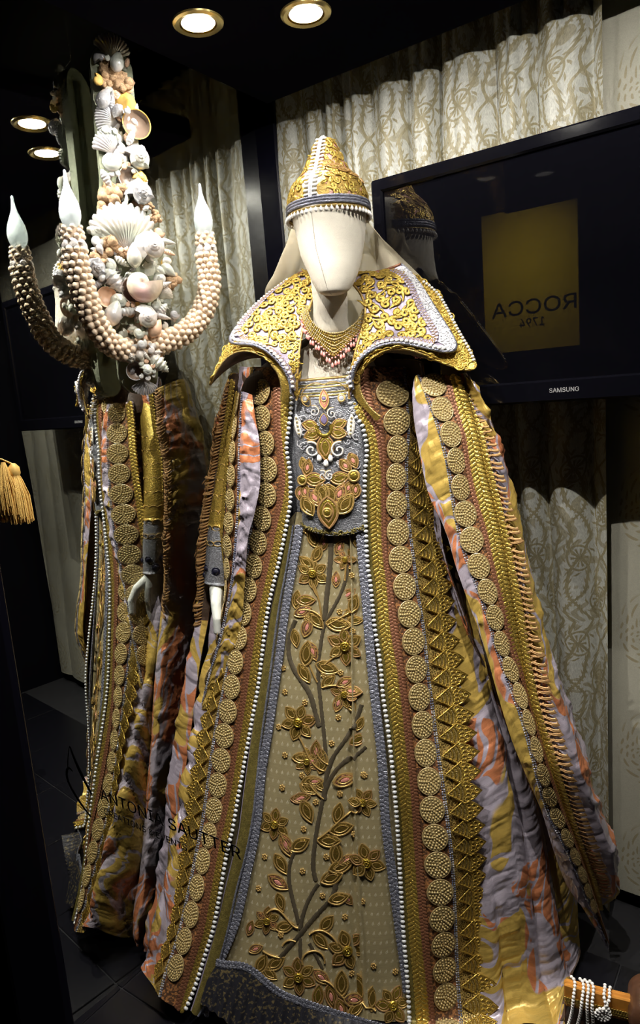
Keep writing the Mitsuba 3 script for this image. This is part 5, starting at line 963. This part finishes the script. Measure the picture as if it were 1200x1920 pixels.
for z in np.arange(.018, .147, .0082):                                # two rows of pearls up the front seam
    for sg in (-1, 1):
        w = .0085 if z < .13 else .006; put('hat__ridge_pearl', CAP, hat_M(sg * w / max(hat_r(z), .012), z, .0022, 0, (.0, 0, 0)) if False else HATM @ basis(hat_p(sg * w / max(hat_r(z), .012), z, .0024)[0], hat_p(0, z)[1], (sg, 0, 0), (.0058, .0058, .0058)))
add('hat__ridge_cord', cat([tube(np.array([hat_p(o / max(hat_r(z), .012), z, .0016)[0] for z in np.linspace(.014, .150, 40)]), .0022, 6) for o in (-.0022, .0022)]), 'm_silver', True, to_world=T4(HATM))
tag('hat', 'pointed gold-embroidered cap with a pearl ridge and a fringe of pearl drops', 'hat')

# ---------------------------------------------------------------- veil
M_['m_veil'] = {'type': 'mask', 'opacity': .80, 'bsdf': {'type': 'principledthin', 'base_color': rgb(.97, .88, .67), 'roughness': .8, 'diff_trans': .9}}
V0 = [(-.0665,.0600,1.729),(-.0859,.1000,1.695),(-.1156,.1300,1.645),(-.1411,.1550,1.610),(-.1381,.1600,1.550)]
V1 = [(-.0446,.1000,1.764),(-.0560,.1400,1.706),(-.0737,.1650,1.648),(-.0847,.1750,1.596),(-.0846,.1750,1.523)]
V2 = [(.0120,.1300,1.773),(.0082,.1550,1.716),(.0076,.1600,1.658),(.0058,.1600,1.587),(.0027,.1550,1.514)]
V3 = [(.0750,.0900,1.753),(.0893,.1100,1.700),(.1005,.1050,1.642),(.1064,.0900,1.570),(.1069,.0800,1.500)]
V4 = [(.0847,.0500,1.733),(.1204,.0650,1.697),(.1556,.0600,1.658),(.2020,.0300,1.597),(.2399,-.0100,1.525)]
VE = Loft(figs([V0, V1, V2, V3, V4]), 80, 60, CubicSpline)
u_ = np.linspace(0, 1, 80)[:, None]; VE.P = VE.P + VE.N * (.006 * np.sin(u_ * 34 + np.sin(np.linspace(0, 3, 60))[None]) * np.linspace(.2, 1, 60)[None])[..., None]
add('veil', grid_mesh(VE.P), 'm_veil', True, label='sheer cream veil falling from the back of the hat to the collar', category='veil')

# ---------------------------------------------------------------- necklace
NA = [(-.0468,.0300,1.561),(-.0453,.0150,1.537),(-.0376,.0060,1.520),(-.0250,.0000,1.507),(-.0110,-.0040,1.499),(.0045,-.0050,1.496),(.0216,-.0040,1.497),(.0407,.0020,1.507),(.0582,.0100,1.521),(.0709,.0240,1.542)]
NB = [(-.0599,.0300,1.542),(-.0561,.0120,1.515),(-.0454,.0020,1.493),(-.0276,-.0040,1.475),(-.0121,-.0080,1.457),(-.0004,-.0090,1.447),(.0140,-.0080,1.457),(.0349,-.0030,1.476),(.0562,.0080,1.495),(.0728,.0220,1.522)]
NL = Loft(figs([NA, NB]), 20, 120)
if NL.n(.5, .5) @ (EYE - A0) < 0: NL.flip()
add('necklace__mesh', solid(NL, .0025), 'm_dull_gold', 40)
for r, u in enumerate(np.linspace(.04, .97, 8)):
    pts, nr = line_on(NL, u, 300, .001); P, N, t, s = evenly(pts, nr, .0046)
    fr = [basis(p, n, tt, (.0023, .0021, .0021)) for p, n, tt in zip(P, N, t)]
    add(numbered('necklace__row'), strew(ball(1), fr), 'm_gold_bead' if r % 2 == 0 else 'm_bright_gold', True)
    fr = [basis(p + n * .0016, n, tt, (.0011, .0011, .0011)) for p, n, tt in zip(P[::2], N[::2], t[::2])]
    add(numbered('necklace__crystal_row'), strew(ball(0), fr), 'm_crystal_pale')
pts, nr = line_on(NL, 1., 300, 0); P, N, t, s = evenly(pts, nr, .0078)
PDROP = shape(cat([lathe([(.0, -.0125), (.0022, -.011), (.0032, -.0075), (.0026, -.004), (.0008, -.001), (.0, .0)], 8, False)]), 'm_pink', 40)
PBEAD = shape(ball(1, (.0022,) * 3), 'm_pink', True)
for i, (p, n) in enumerate(zip(P, N)):
    d = .004 + (.004 if i % 2 else 0) + .006 * math.exp(-((s[i] - .5) / .12) ** 2)
    put('necklace__pink_drop', PDROP, frame(p + n * .003 - [0, 0, d], (1, 0, 0), (0, 1, 0), (0, 0, 1))); put('necklace__pink_bead', PBEAD, frame(p + n * .003 - [0, 0, d * .4], (1, 0, 0), (0, 1, 0), (0, 0, 1)))
tag('necklace', 'wide gold bead collar necklace with pink crystal drops on the mannequin', 'necklace')

# ---------------------------------------------------------------- shell sconce on the mirror
SA = math.radians(25.9); SN = np.array([math.cos(SA), -math.sin(SA), 0]); SX = np.array([math.sin(SA), math.cos(SA), 0]); SZ = np.array([0, 0, 1.])
def c_nacre(p, n, uv): return mix((.46, .46, .42), (.68, .67, .62), fbm(p.x * 60, p.y * 60, p.z * 60)) + .022 * mi.Color3f(dr.sin(p.z * 90), dr.sin(p.z * 90 + 2), dr.sin(p.z * 90 + 4))
def c_coral(p, n, uv): return mix((.24, .15, .08), (.56, .38, .23), noise(p.x * 700, p.y * 700, p.z * 700))
def c_boardgreen(p, n, uv): return mix((.19, .215, .15), (.29, .31, .22), fbm(p.x * 50, p.y * 50, p.z * 6))
def c_pinknacre(p, n, uv): return mix((.74, .66, .52), (.76, .50, .46), smoothstep(.4, .7, noise(p.x * 22, p.y * 22, p.z * 26)))
M_['m_nacre'] = pr(proc(c_nacre), .24, .18, clearcoat=.9, clearcoat_gloss=.85)
M_['m_nacre_grey'] = pr((.44, .44, .46), .22, .35, clearcoat=.9)
M_['m_amber'] = pr((.72, .46, .12), .28, .1, clearcoat=.7)
M_['m_peach'] = pr((.66, .43, .29), .35, 0., clearcoat=.5)
M_['m_pinknacre'] = pr(proc(c_pinknacre), .22, .15, clearcoat=.9)
M_['m_coral'] = pr(proc(c_coral), .95)
M_['m_boardgreen'] = pr(proc(c_boardgreen), .7)
M_['m_shell_bead'] = pr((.78, .62, .46), .2, .0, clearcoat=1., clearcoat_gloss=.9)
M_['m_shell_inside'] = pr((.16, .11, .08), .3, 0., clearcoat=.6)
M_['m_frosted'] = {'type': 'principledthin', 'base_color': rgb(.80, .86, .88), 'roughness': .45, 'diff_trans': 1.1}
def spiral_shell(turns=3.2, grow=.115, rise=.55, fat=.62, n=60, k=12, ribs=0., spikes=0):
    """A coiled shell seen from above its apex, unit radius, apex towards +z."""
    t = np.linspace(0, turns * 2 * np.pi, n); r = np.exp(grow * (t - t[-1])); c = np.c_[r * (1 - fat * .75) * np.cos(t), r * (1 - fat * .75) * np.sin(t), rise * (1 - r) + .10]
    rad = fat * r * (1 + ribs * np.sin(t * 9)); a = np.arange(k) * 2 * np.pi / k; er = np.c_[np.cos(t), np.sin(t), 0 * t]
    q = rad[None, :, None] * (np.cos(a)[:, None, None] * er[None] + np.sin(a)[:, None, None] * np.array([0, 0, .9]))
    if spikes: q *= (1 + .55 * np.clip(np.cos(t * spikes / 2) ** 9, 0, 1)[None, :, None] * np.clip(np.cos(a - .7), 0, 1)[:, None, None] ** 3)
    v, f = grid_mesh(c[None] + q, True); v = v / np.abs(v[:, :2]).max(); c0 = len(v); v = np.vstack([v, c[-1:] / 1]); i = np.arange(k); j = (i + 1) % k
    return v, np.vstack([f[:, ::-1], np.stack([i * n + n - 1, np.full(k, c0), j * n + n - 1], 1)])
def scallop(ribs=13, spread=1.0, dome=.34):
    nr, na = 10, ribs * 5; r = np.linspace(.03, 1, nr); t = np.linspace(-spread, spread, na); R_, T_ = np.meshgrid(r, t, indexing='ij')
    w = 1 - 2 * np.abs(np.sin(np.linspace(-1, 1, na) * ribs * np.pi / 2)) ** 5; h = dome * np.sin(np.pi * np.clip(R_ * .82, 0, 1)) * np.cos(T_ / spread * 1.35) + .020 * R_ * w[None]
    edge = 1 + .03 * w[None] * (R_ > .9) - .10 * (np.abs(T_) / spread) ** 2
    P = np.stack([R_ * edge * np.cos(T_), R_ * edge * np.sin(T_), h + .04], -1); Q = P.copy(); Q[..., 2] -= .05
    a = grid_mesh(P); b = grid_mesh(Q); return cat([(a[0], a[1]), (b[0], b[1][:, ::-1]), box((-.10, -.26, -.02), (.14, .26, .10), .02)])
def spindle(rings=7, fat=.24, spike=0):
    z = np.linspace(0, 1, 40); r = fat * np.maximum(0, np.sin(np.pi * z ** .75)) ** .8 * (1 + .09 * np.sin(z * rings * 2 * np.pi)) + .004; v, f = lathe(np.c_[r, z - .5], 18)
    if spike:
        a = np.arctan2(v[:, 1], v[:, 0]); s = 1 + .6 * np.clip(np.cos(a * 5) * np.cos(v[:, 2] * rings * 6.28), 0, 1) ** 5; v = v * np.c_[s, s, np.ones(len(v))]
    return v[:, [2, 0, 1]] + [0, 0, fat * .7], f                     # lies along x
def bowl(): return lathe([(.0, .02), (.55, .06), (.88, .28), (1.0, .60), (1.02, .64), (.95, .62), (.82, .34), (.5, .15), (.0, .10)], 26, False)
def bowl_in(): return lathe([(.93, .60), (.81, .35), (.49, .16), (.001, .11)], 26, False)
def coral(seed):
    g = np.random.default_rng(seed); fr = []
    for i in range(26):
        q = unit(g.normal(0, 1, 3)) * g.uniform(.1, .8); q[2] = abs(q[2]) * .7; s = g.uniform(.22, .42); fr.append(frame(q, (s, 0, 0), (0, s, 0), (0, 0, s)))
    v, f = strew(ball(1), fr); return v * (1 + .25 * (meshkit.noise(v * 9, seed) - .5)[:, None] + .16 * (meshkit.noise(v * 24, seed)[:, None] - .5)), f
def top_shell(): return lathe([(1., 0), (1.0, .06), (.86, .2), (.84, .26), (.66, .42), (.62, .46), (.44, .62), (.4, .66), (.2, .86), (.02, 1.0)], 26)
KIND = {'scallop': ('scallop_shell', scallop()), 'cockle': ('cockle_shell', scallop(17, 1.0, .5)), 'snail': ('snail_shell', spiral_shell()), 'turbo': ('turban_shell', spiral_shell(3.6, .10, 1.0, .62, 90, 14, .05)), 'whelk': ('whelk_shell', spiral_shell(3.4, .10, 1.25, .6, 100, 14, .0, 7)),
        'moon': ('moon_shell', spiral_shell(2.6, .17, .35, .70)), 'murex': ('murex_shell', spindle(5, .26, 1)), 'cone': ('cone_shell', spindle(6, .2)), 'auger': ('auger_shell', spindle(9, .15)), 'almond': ('olive_shell', spindle(0, .30)), 'top': ('top_shell', top_shell()), 'bowl': ('cup_shell', bowl())}
SHAPES_ = {}
def shell(p, kind, size, ang=0., mat='m_nacre', tilt=0.):
    """One shell glued to the board at p, lying along the angle (degrees from the board's horizontal)."""
    a = math.radians(ang); x = SX * math.cos(a) + SZ * math.sin(a); z = unit(SN * math.cos(tilt) + x * math.sin(tilt)); M = basis(p, z, x, (size,) * 3)
    if kind == 'coral': return add(numbered('shell_sconce__coral'), strew(coral(int(size * 1e5) + int(ang)), [M]), 'm_coral', True)
    name, mesh = KIND[kind]
    if (kind, mat) not in SHAPES_: SHAPES_[kind, mat] = shape(mesh, mat, 50)
    k = put('shell_sconce__' + name, SHAPES_[kind, mat], M)
    if kind == 'bowl': scene[k + '__inside'] = {**shape(bowl_in(), 'm_shell_inside' if mat != 'm_peach' else 'm_peach', True), 'to_world': T4(M)}
uJ = 1.29e-3 / 8.571; uL = 1.29e-3 / 6.316; uM = 1.29e-3 / 7.059
for x, y, z, kd, s, a, *m in [(-1.224,1.076,2.091,'scallop',330,82),(-1.205,1.072,2.081,'almond',300,70),(-1.227,1.061,2.071,'coral',150,3),(-1.210,1.085,2.053,'coral',190,5),(-1.229,1.057,2.040,'coral',125,8),(-1.228,1.035,2.043,'snail',95,30,'m_amber'),(-1.225,1.042,2.008,'almond',310,60,'m_nacre_grey'),(-1.217,1.057,2.006,'auger',290,80,'m_nacre_grey'),(-1.212,1.091,2.011,'top',150,0,'m_amber'),(-1.189,1.070,1.984,'snail',65,10),(-1.203,1.110,2.001,'cone',170,75),(-1.228,1.076,1.968,'cockle',330,150,'m_nacre_grey'),(-1.205,1.072,1.979,'cockle',150,140,'m_nacre_grey'),(-1.206,1.103,1.965,'bowl',200,0,'m_amber'),(-1.227,1.037,1.949,'snail',70,0),(-1.218,1.057,1.947,'snail',60,90),(-1.223,1.046,1.947,'snail',45,50),(-1.230,1.054,2.092,'moon',110,0,'m_nacre_grey'),(-1.205,1.048,2.083,'snail',50,0)]:
    shell(np.array((x, y, z)), kd, s * uJ, a, m[0] if m else 'm_nacre')
for x, y, z, kd, s, a, *m in [(-1.234,1.064,1.907,'scallop',345,112),(-1.227,1.039,1.887,'moon',195,200),(-1.208,1.099,1.897,'whelk',205,10),(-1.204,1.086,1.939,'cone',260,60),(-1.218,1.067,1.915,'snail',95,30),(-1.214,1.065,1.880,'snail',65,0,'m_peach'),(-1.209,1.075,1.883,'snail',55,90,'m_peach'),(-1.205,1.083,1.872,'snail',50,20),(-1.217,1.080,1.887,'snail',60,180),(-1.218,1.078,1.857,'bowl',155,0),(-1.231,1.029,1.851,'cone',270,-65),(-1.226,1.041,1.863,'snail',60,30),(-1.220,1.051,1.864,'snail',65,80),(-1.235,1.044,1.824,'coral',215,3),(-1.245,1.027,1.784,'coral',175,4),(-1.216,1.060,1.835,'coral',95,6),(-1.206,1.093,1.824,'whelk',215,40,'m_nacre_grey'),(-1.196,1.102,1.842,'auger',230,60),(-1.203,1.099,1.857,'whelk',110,30,'m_amber'),(-1.204,1.132,1.786,'coral',115,6),(-1.204,1.120,1.807,'coral',70,2),(-1.189,1.093,1.795,'almond',120,30),(-1.250,1.014,1.763,'almond',190,-35),(-1.211,1.060,1.812,'auger',190,80),(-1.214,1.053,1.885,'auger',150,60,'m_nacre_grey')]:
    shell(np.array((x, y, z)), kd, s * uJ, a, m[0] if m else 'm_nacre')
for x, y, z, kd, s, a, *m in [(-1.228,1.058,1.706,'scallop',475,97),(-1.247,.9968,1.726,'snail',78,-60),(-1.249,1.004,1.749,'turbo',85,60),(-1.245,1.001,1.709,'almond',120,-70),(-1.242,1.029,1.718,'coral',150,7),(-1.254,1.009,1.696,'coral',115,9),(-1.223,1.045,1.700,'coral',65,1),(-1.214,1.030,1.706,'snail',38,0,'m_peach'),(-1.209,1.041,1.708,'snail',36,0,'m_peach'),(-1.182,1.085,1.710,'turbo',195,15),(-1.180,1.134,1.729,'auger',200,-10),(-1.183,1.139,1.707,'cone',150,-20,'m_peach'),(-1.199,1.050,1.693,'almond',260,88),(-1.218,1.033,1.682,'cone',180,-35),(-1.251,.9892,1.667,'whelk',120,20,'m_nacre_grey'),(-1.229,1.010,1.674,'snail',80,40),(-1.236,1.019,1.642,'murex',300,-60),(-1.250,.9906,1.639,'cone',180,30,'m_nacre_grey'),(-1.238,.9928,1.649,'almond',110,40),(-1.196,1.056,1.635,'moon',235,150,'m_pinknacre'),(-1.219,1.055,1.623,'bowl',140,0),(-1.245,1.002,1.610,'bowl',105,0,'m_peach'),(-1.225,1.019,1.600,'turbo',95,-20),(-1.258,.9848,1.610,'snail',75,0),(-1.257,.9989,1.588,'cockle',95,-90),(-1.191,1.112,1.667,'almond',150,-30),(-1.191,1.112,1.649,'turbo',80,10),(-1.185,1.113,1.635,'auger',210,20),(-1.190,1.142,1.644,'coral',115,5),(-1.191,1.134,1.684,'top',55,0,'m_amber'),(-1.186,1.133,1.668,'almond',190,-40),(-1.201,1.114,1.607,'cockle',160,60),(-1.233,1.003,1.575,'almond',300,62),(-1.213,1.031,1.578,'cone',230,5),(-1.190,1.103,1.568,'auger',210,-15),(-1.195,1.092,1.593,'snail',80,0),(-1.193,1.108,1.585,'murex',170,40),(-1.214,1.030,1.594,'snail',40,0,'m_peach'),(-1.209,1.041,1.592,'snail',40,40,'m_peach'),(-1.204,1.051,1.591,'snail',42,80,'m_amber'),(-1.204,1.084,1.680,'cockle',130,-40)]:
    shell(np.array((x, y, z)), kd, s * uL, a, m[0] if m else 'm_nacre')
for x, y, z, kd, s, a, *m in [(-1.208,1.031,1.550,'cockle',80,-80),(-1.194,1.059,1.563,'turbo',165,-70),(-1.195,1.035,1.532,'snail',82,-60),(-1.194,1.083,1.542,'almond',250,55,'m_peach'),(-1.193,1.038,1.508,'snail',78,-20),(-1.189,1.059,1.494,'snail',60,20),(-1.199,1.049,1.486,'auger',200,-50),(-1.193,1.062,1.509,'cockle',80,-50),(-1.196,1.057,1.532,'snail',38,0),(-1.193,1.050,1.521,'snail',40,0,'m_peach'),(-1.204,1.039,1.487,'almond',150,75),(-1.190,1.079,1.490,'cone',120,0),(-1.226,1.029,1.484,'whelk',110,60),(-1.213,1.032,1.501,'almond',150,30),(-1.199,1.085,1.465,'murex',300,-45),(-1.231,1.042,1.453,'bowl',112,30,'m_nacre_grey'),(-1.203,1.053,1.452,'turbo',88,-60),(-1.193,1.062,1.461,'snail',45,0,'m_peach'),(-1.196,1.067,1.449,'snail',38,0),(-1.209,1.040,1.440,'snail',42,0),(-1.203,1.053,1.435,'snail',48,0),(-1.201,1.069,1.440,'snail',34,0),(-1.230,1.064,1.438,'scallop',210,-90,'m_nacre_grey'),(-1.204,1.040,1.467,'snail',45,0),(-1.199,1.051,1.472,'snail',45,30,'m_peach'),(-1.203,1.041,1.477,'snail',55,60)]:
    shell(np.array((x, y, z)), kd, s * uM, a, m[0] if m else 'm_nacre')
g = np.random.default_rng(5); ax0, ax1 = np.array([(-1.224,1.086,2.100)][0]), np.array([(-1.232,1.068,1.448)][0])
for i in range(210):                                                # small shells filling the gaps between the large ones
    t = g.random(); w = np.interp(t, [0, .3, .5, .62, .85, .95, 1], [.022, .035, .055, .085, .085, .045, .03]); p = ax0 + (ax1 - ax0) * t + SX * g.uniform(-w, w) + SN * g.uniform(-.004, .012)
    kd = ('snail', 'cockle', 'almond', 'cone', 'turbo', 'snail', 'auger')[i % 7]; s = g.uniform(.010, .016) * (1.7 if kd in ('almond', 'cone', 'auger') else 1.)
    shell(p, kd, s, g.uniform(0, 360), ('m_nacre', 'm_nacre', 'm_nacre_grey', 'm_nacre', 'm_peach')[i % 5])
# wooden board and the batten on its back
bc = [(-1.237,1.086,2.123)][0], [(-1.247,1.065,1.408)][0]
bt, bb = np.array(bc[0]), np.array(bc[1])
a = np.linspace(0, np.pi, 14); hl = np.linalg.norm(bt - bb) / 2; hw = .040
outl = np.vstack([np.c_[hw * np.cos(a), hl - hw + hw * np.sin(a)], np.c_[hw * np.cos(a + np.pi) * 1.0, -hl + hw + hw * np.sin(a + np.pi)]])
import shapely.geometry as sg_
m = trimesh.creation.extrude_polygon(sg_.Polygon(outl).union(sg_.Polygon([(-.05, -.22), (.05, -.22), (.055, -.05), (.04, .1), (-.04, .1), (-.055, -.05)])).buffer(.004), .018, engine='earcut')
bx = unit(np.cross((bt - bb) / (2 * hl), SN)); BM = frame((bt + bb) / 2 - SN * .012, unit(np.cross(unit(bt - bb), SN)), unit(bt - bb), SN)
add('shell_sconce__board', m, 'm_boardgreen', to_world=T4(BM))
add('shell_sconce__batten', box((-.018, -hl * .8, -.016), (.018, hl * .92, .0), .002), 'm_boardgreen', to_world=T4(BM))
add('shell_sconce__hanging_wire', tube(np.vstack([bt + SZ * -.03 + SN * .012, bt + SZ * .01 + SN * .012 + SX * -.01, bt + SZ * .03 + SN * .006 + SX * .008, bt + SZ * .16 + SN * .006, bt + SZ * .34 + SN * .0]), .0012, 6), 'm_silver', True)
# arms: bead-covered tubes with candle bulbs
def arm(path, base, tip_w):
    q = smooth_line(np.array(path)[:, :3], 120); k = numbered('shell_sconce__arm'); r0 = .0185
    add(k, tube(q, r0, 16), 'm_shell_bead', True); t = unit(np.gradient(q, axis=0)); L = length(q); nrow = int(L / .0122); bead = shape(ball(2), 'm_shell_bead', True); s = np.linspace(0, 119, nrow)
    for i, x in enumerate(s[:-1]):
        j = int(x); c, tt = q[j], t[j]; u = unit(np.cross(tt, np.array([.3, -.4, .86]))); w = np.cross(tt, u)
        for b in range(9):
            an = 2 * np.pi * (b + .5 * (i % 2)) / 9; d = u * math.cos(an) + w * math.sin(an); rr = .0071 * (1 + .12 * math.sin(i * 7.1 + b * 3.3))
            put(k + '__bead', bead, basis(c + d * (r0 + .001), d, tt, (rr * 1.02, rr, rr * 1.12), .5))
    top = q[-1]; put(k + '__cup', shape(lathe([(.016, -.004), (.017, .02), (.0185, .028), (.012, .03)], 24), 'm_shell_bead', 40), frame(top, (1, 0, 0), (0, 1, 0), (0, 0, 1)))
    for b in range(6):
        an = 2 * np.pi * b / 6 + .3; d = np.array([math.cos(an), math.sin(an), 0]); sn = SHAPES_.setdefault(('snail', 'm_nacre'), shape(KIND['snail'][1], 'm_nacre', 50)); put(k + '__snail_shell', sn, basis(top + d * .017 + SZ * -.004, d, (0, 0, 1), (.0125,) * 3, b * 1.1))
        for h, rr in ((.012, .0062), (.022, .0056), (.030, .005)):
            put(k + '__cup_bead', bead, basis(top + np.array([math.cos(an + h * 40), math.sin(an + h * 40), 0]) * .0185 + SZ * h, d, (0, 0, 1), (rr,) * 3))
    fl_ = [(.011, 0), (.016, .006), (.0205, .020), (.0212, .032), (.0185, .048), (.0130, .062), (.0075, .076), (.0045, .088), (.0032, .10), (.0030, .108), (.0, .111)]
    put(k + '__bulb', shape(lathe(fl_, 28), 'm_frosted', 40), frame(top + SZ * .030, (1, 0, 0), (0, 1, 0), (0, 0, 1)))
arm([(-1.230,1.074,1.501),(-1.227,1.029,1.498),(-1.226,.9894,1.508),(-1.222,.9573,1.535),(-1.219,.9338,1.585),(-1.216,.9199,1.636),(-1.214,.9148,1.683),(-1.214,.9154,1.704)], 0, 0)
arm([(-1.215,1.080,1.505),(-1.194,1.110,1.515),(-1.171,1.148,1.531),(-1.152,1.185,1.566),(-1.140,1.209,1.619),(-1.138,1.215,1.672),(-1.139,1.213,1.701),(-1.138,1.214,1.717)], 0, 0)
tag('shell_sconce', 'tall wall sconce encrusted with pearly seashells, two beaded arms with candle bulbs', 'wall lamp')

# ---------------------------------------------------------------- lettering on the glass
def glass_text(text, h, x, z, key, bold=False, wide=1.):
    t = meshkit.text_mesh(text, h, .0006, bold); v = np.asarray(t.vertices); v = np.c_[v[:, 0] * wide, np.full(len(v), GLASSY + .0012) - v[:, 2], v[:, 1]]
    f = np.asarray(t.faces); return add(key, (v + np.array([x, 0, z]), f), 'm_ink')
def fit(text, h, width): t = meshkit.text_mesh(text, h); return width / np.ptp(t.vertices[:, 0])
glass_text('ANTONIA SAUTTER', .0215, -1.068, .6535, 'window_1__lettering', wide=fit('ANTONIA SAUTTER', .0215, .352))
glass_text('CREATIONS & EVENTS', .0125, -1.064, .6235, 'window_1__lettering_001', wide=fit('CREATIONS & EVENTS', .0125, .222))
GT = lambda px_pts: np.array(px_pts)
em = []
for pts, w in (([(-1.143,.7000,.7413),(-1.133,.7000,.7159),(-1.115,.7000,.6841),(-1.094,.7000,.6546)], .0052), ([(-1.144,.7000,.7432),(-1.155,.7000,.7158),(-1.164,.7000,.6796)], .0016), ([(-1.147,.7000,.6878),(-1.159,.7000,.6922),(-1.169,.7000,.6725),(-1.158,.7000,.6472),(-1.137,.7000,.6248),(-1.107,.7000,.6036)], .0042)):
    q = smooth_line(pts, 30); q[:, 1] = GLASSY + .0006; r = w * (.35 + .65 * np.sin(np.linspace(.2, 2.9, 30))); em.append(tube(q, r, 8, True, .12, up=(0, 1, 0)))
add('window_1__emblem', cat(em), 'm_ink')

# ---------------------------------------------------------------- velvet stool with pearl strings, lower right
def c_velvet(p, n, uv): return mix((.36, .13, .012), (.56, .24, .03), fbm(p.x * 60, p.y * 60, p.z * 60))
def c_wood(p, n, uv): return mix((.035, .014, .008), (.10, .045, .022), fbm(p.x * 12, p.y * 60, p.z * 60))
M_['m_velvet'] = pr(proc(c_velvet), .8, 0., sheen=1.)
M_['m_wood'] = pr(proc(c_wood), .25, 0., clearcoat=.6)
SQ = np.array([(-.3142,1.053,.3300)][0]); STX = unit(np.array([math.cos(math.radians(12.6)), math.sin(math.radians(12.6)), 0])); STY = np.cross([0, 0, 1], STX)
SM = frame(SQ, STX, STY, (0, 0, 1))                                     # x along the front edge, y to the back
add('stool__seat', box((-.004, .0, -.05), (.17, .014, .0), .004), 'm_velvet', to_world=T4(SM))
add('stool__seat_front', box((-.004, -.004, -.026), (.17, .002, -.001), .002), 'm_velvet', to_world=T4(SM))
x = np.arange(-.002, .169, .0042)
add('stool__gimp', strew(tube(np.c_[np.cos(np.linspace(0, 6.28, 9)), np.zeros(9), np.sin(np.linspace(0, 6.28, 9))], .34, 5, False), [frame((t, -.006, -.027), (.003, 0, 0), (0, .003, 0), (0, 0, .004)) for t in x] + [frame((t + .002, -.006, -.032), (.0022, 0, 0), (0, .003, 0), (0, 0, .003)) for t in x]), 'm_gold', True, to_world=T4(SM))
add('stool__apron', box((-.004, .004, -.105), (.17, .014, -.040), .002), 'm_wood', to_world=T4(SM))
a = np.linspace(0, 2.6 * np.pi, 60); sc = np.c_[.135 + .030 * np.exp(-a * .16) * np.cos(a + 2.2), np.full(60, .02), -.012 + .042 * np.exp(-a * .16) * np.sin(a + 2.2)]
add('stool__scroll_arm', lathe([(.0, -.04), (.024, -.04), (.030, -.030), (.032, .0), (.030, .030), (.024, .04), (.010, .046), (.0, .047)], 32, False), 'm_wood', 40, to_world=T4(SM @ frame((.128, .012, -.022), (1, 0, 0), (0, 0, 1.3), (0, -1, 0))))
for t in (.07, .17): put('stool__leg', shape(lathe([(.010, -.329), (.014, -.28), (.009, -.17), (.018, -.13), (.016, -.10)], 20), 'm_wood', 40), SM @ frame((t, .027, 0), (1, 0, 0), (0, 1, 0), (0, 0, 1)))
tag('stool', 'low dark wood stool with an orange velvet seat edge and gold gimp', 'stool')
def pearl_string(key, pts, label, r=.0029):
    q = smooth_line(np.array(pts, float), 400); d = np.r_[0, np.cumsum(np.linalg.norm(np.diff(q, axis=0), axis=1))]; d_ = shape(ball(2), 'm_pearl', True)
    for s in np.arange(0, d[-1], r * 1.92): put(key + '__bead', d_, SM @ frame([np.interp(s, d, q[:, k]) for k in range(3)], (r, 0, 0), (0, r, 0), (0, 0, r)))
    tag(key, label, 'necklace', 'pearl strings over the stool')
top_ = .0035
for i, (x0, xe, ze) in enumerate(((.012, -.004, -.16), (.026, .008, -.17), (.034, .034, -.15), (.042, .044, -.17))):
    k = numbered('pearl_string'); pearl_string(k, [(x0 - .004, .012, top_), (x0, .008, top_), (x0 + .001, -.0085, -.006), (x0 * .8 + xe * .2, -.0125, -.045), (xe, -.0125, ze * .6), (xe, -.0125, ze)], ('string of small pearls hanging leftmost over the stool edge', 'string of small pearls hanging second from the left over the stool edge', 'string of small pearls hanging beside the knot of pearls', 'string of small pearls hanging nearest the knot of pearls')[i])
k = numbered('pearl_string'); a = np.linspace(0, 2 * np.pi * 2.2, 40)
pearl_string(k, np.vstack([[(.062, .012, top_), (.062, .008, top_), (.061, -.0085, -.004)], np.c_[.058 + .012 * np.cos(a) * (1 - a / 22), np.full(40, -.0125) - .004 * np.sin(a * .5) ** 2, -.030 - .013 * np.sin(a) * (1 - a / 22)], [(.066, -.0105, -.01), (.069, -.0085, -.003), (.070, .008, top_), (.072, .012, top_)]]), 'string of small pearls looped into a knot on the velvet edge')
COUNT['pearl_string'] = 5

# ---------------------------------------------------------------- golden tassel at the left edge
M_['m_tassel'] = pr((.72, .46, .13), .5, .1, sheen=.6)
tp = on_mirror(.765, 0, .035) + np.array([(-1.291,.7650,1.271)][0]) * [0, 0, 1]
def tassel(p, n, L, spread, seed):
    g = np.random.default_rng(seed); ms = []
    for i in range(n):
        a, e = g.uniform(0, 6.28), g.random() ** .5 * spread; d = np.array([math.cos(a) * e, math.sin(a) * e, 0]); l = L * g.uniform(.8, 1.05)
        ms.append(tube(np.array([p + d * .15, p + d * .55 + [0, 0, -l * .25], p + d * .95 + [0, 0, -l * .6], p + d + [0, 0, -l]]), .0011, 4))
    return cat(ms)
a_ = on_mirror(.72, 0) + MNRM * .005
add('tassel__fringe', cat([tassel(tp, 420, .105, .024, 2), tassel(tp + np.array([-.004, -.018, .016]), 260, .10, .02, 3)]), 'm_tassel', True); add('tassel__head', cat([(lathe([(.004, .012), (.011, .004), (.012, -.008), (.008, -.016)], 18)[0] + tp, lathe([(.004, .012), (.011, .004), (.012, -.008), (.008, -.016)], 18)[1])]), 'm_tassel', 40)
add('tassel__cord', tube(np.array([tp + [0, 0, .01], tp + [-.012, -.015, .022], [a_[0], .719, tp[2] + .03]]), .002, 6), 'm_tassel', True)
tag('tassel', 'golden silk tassel hanging beside the mirror at the left frame', 'tassel')
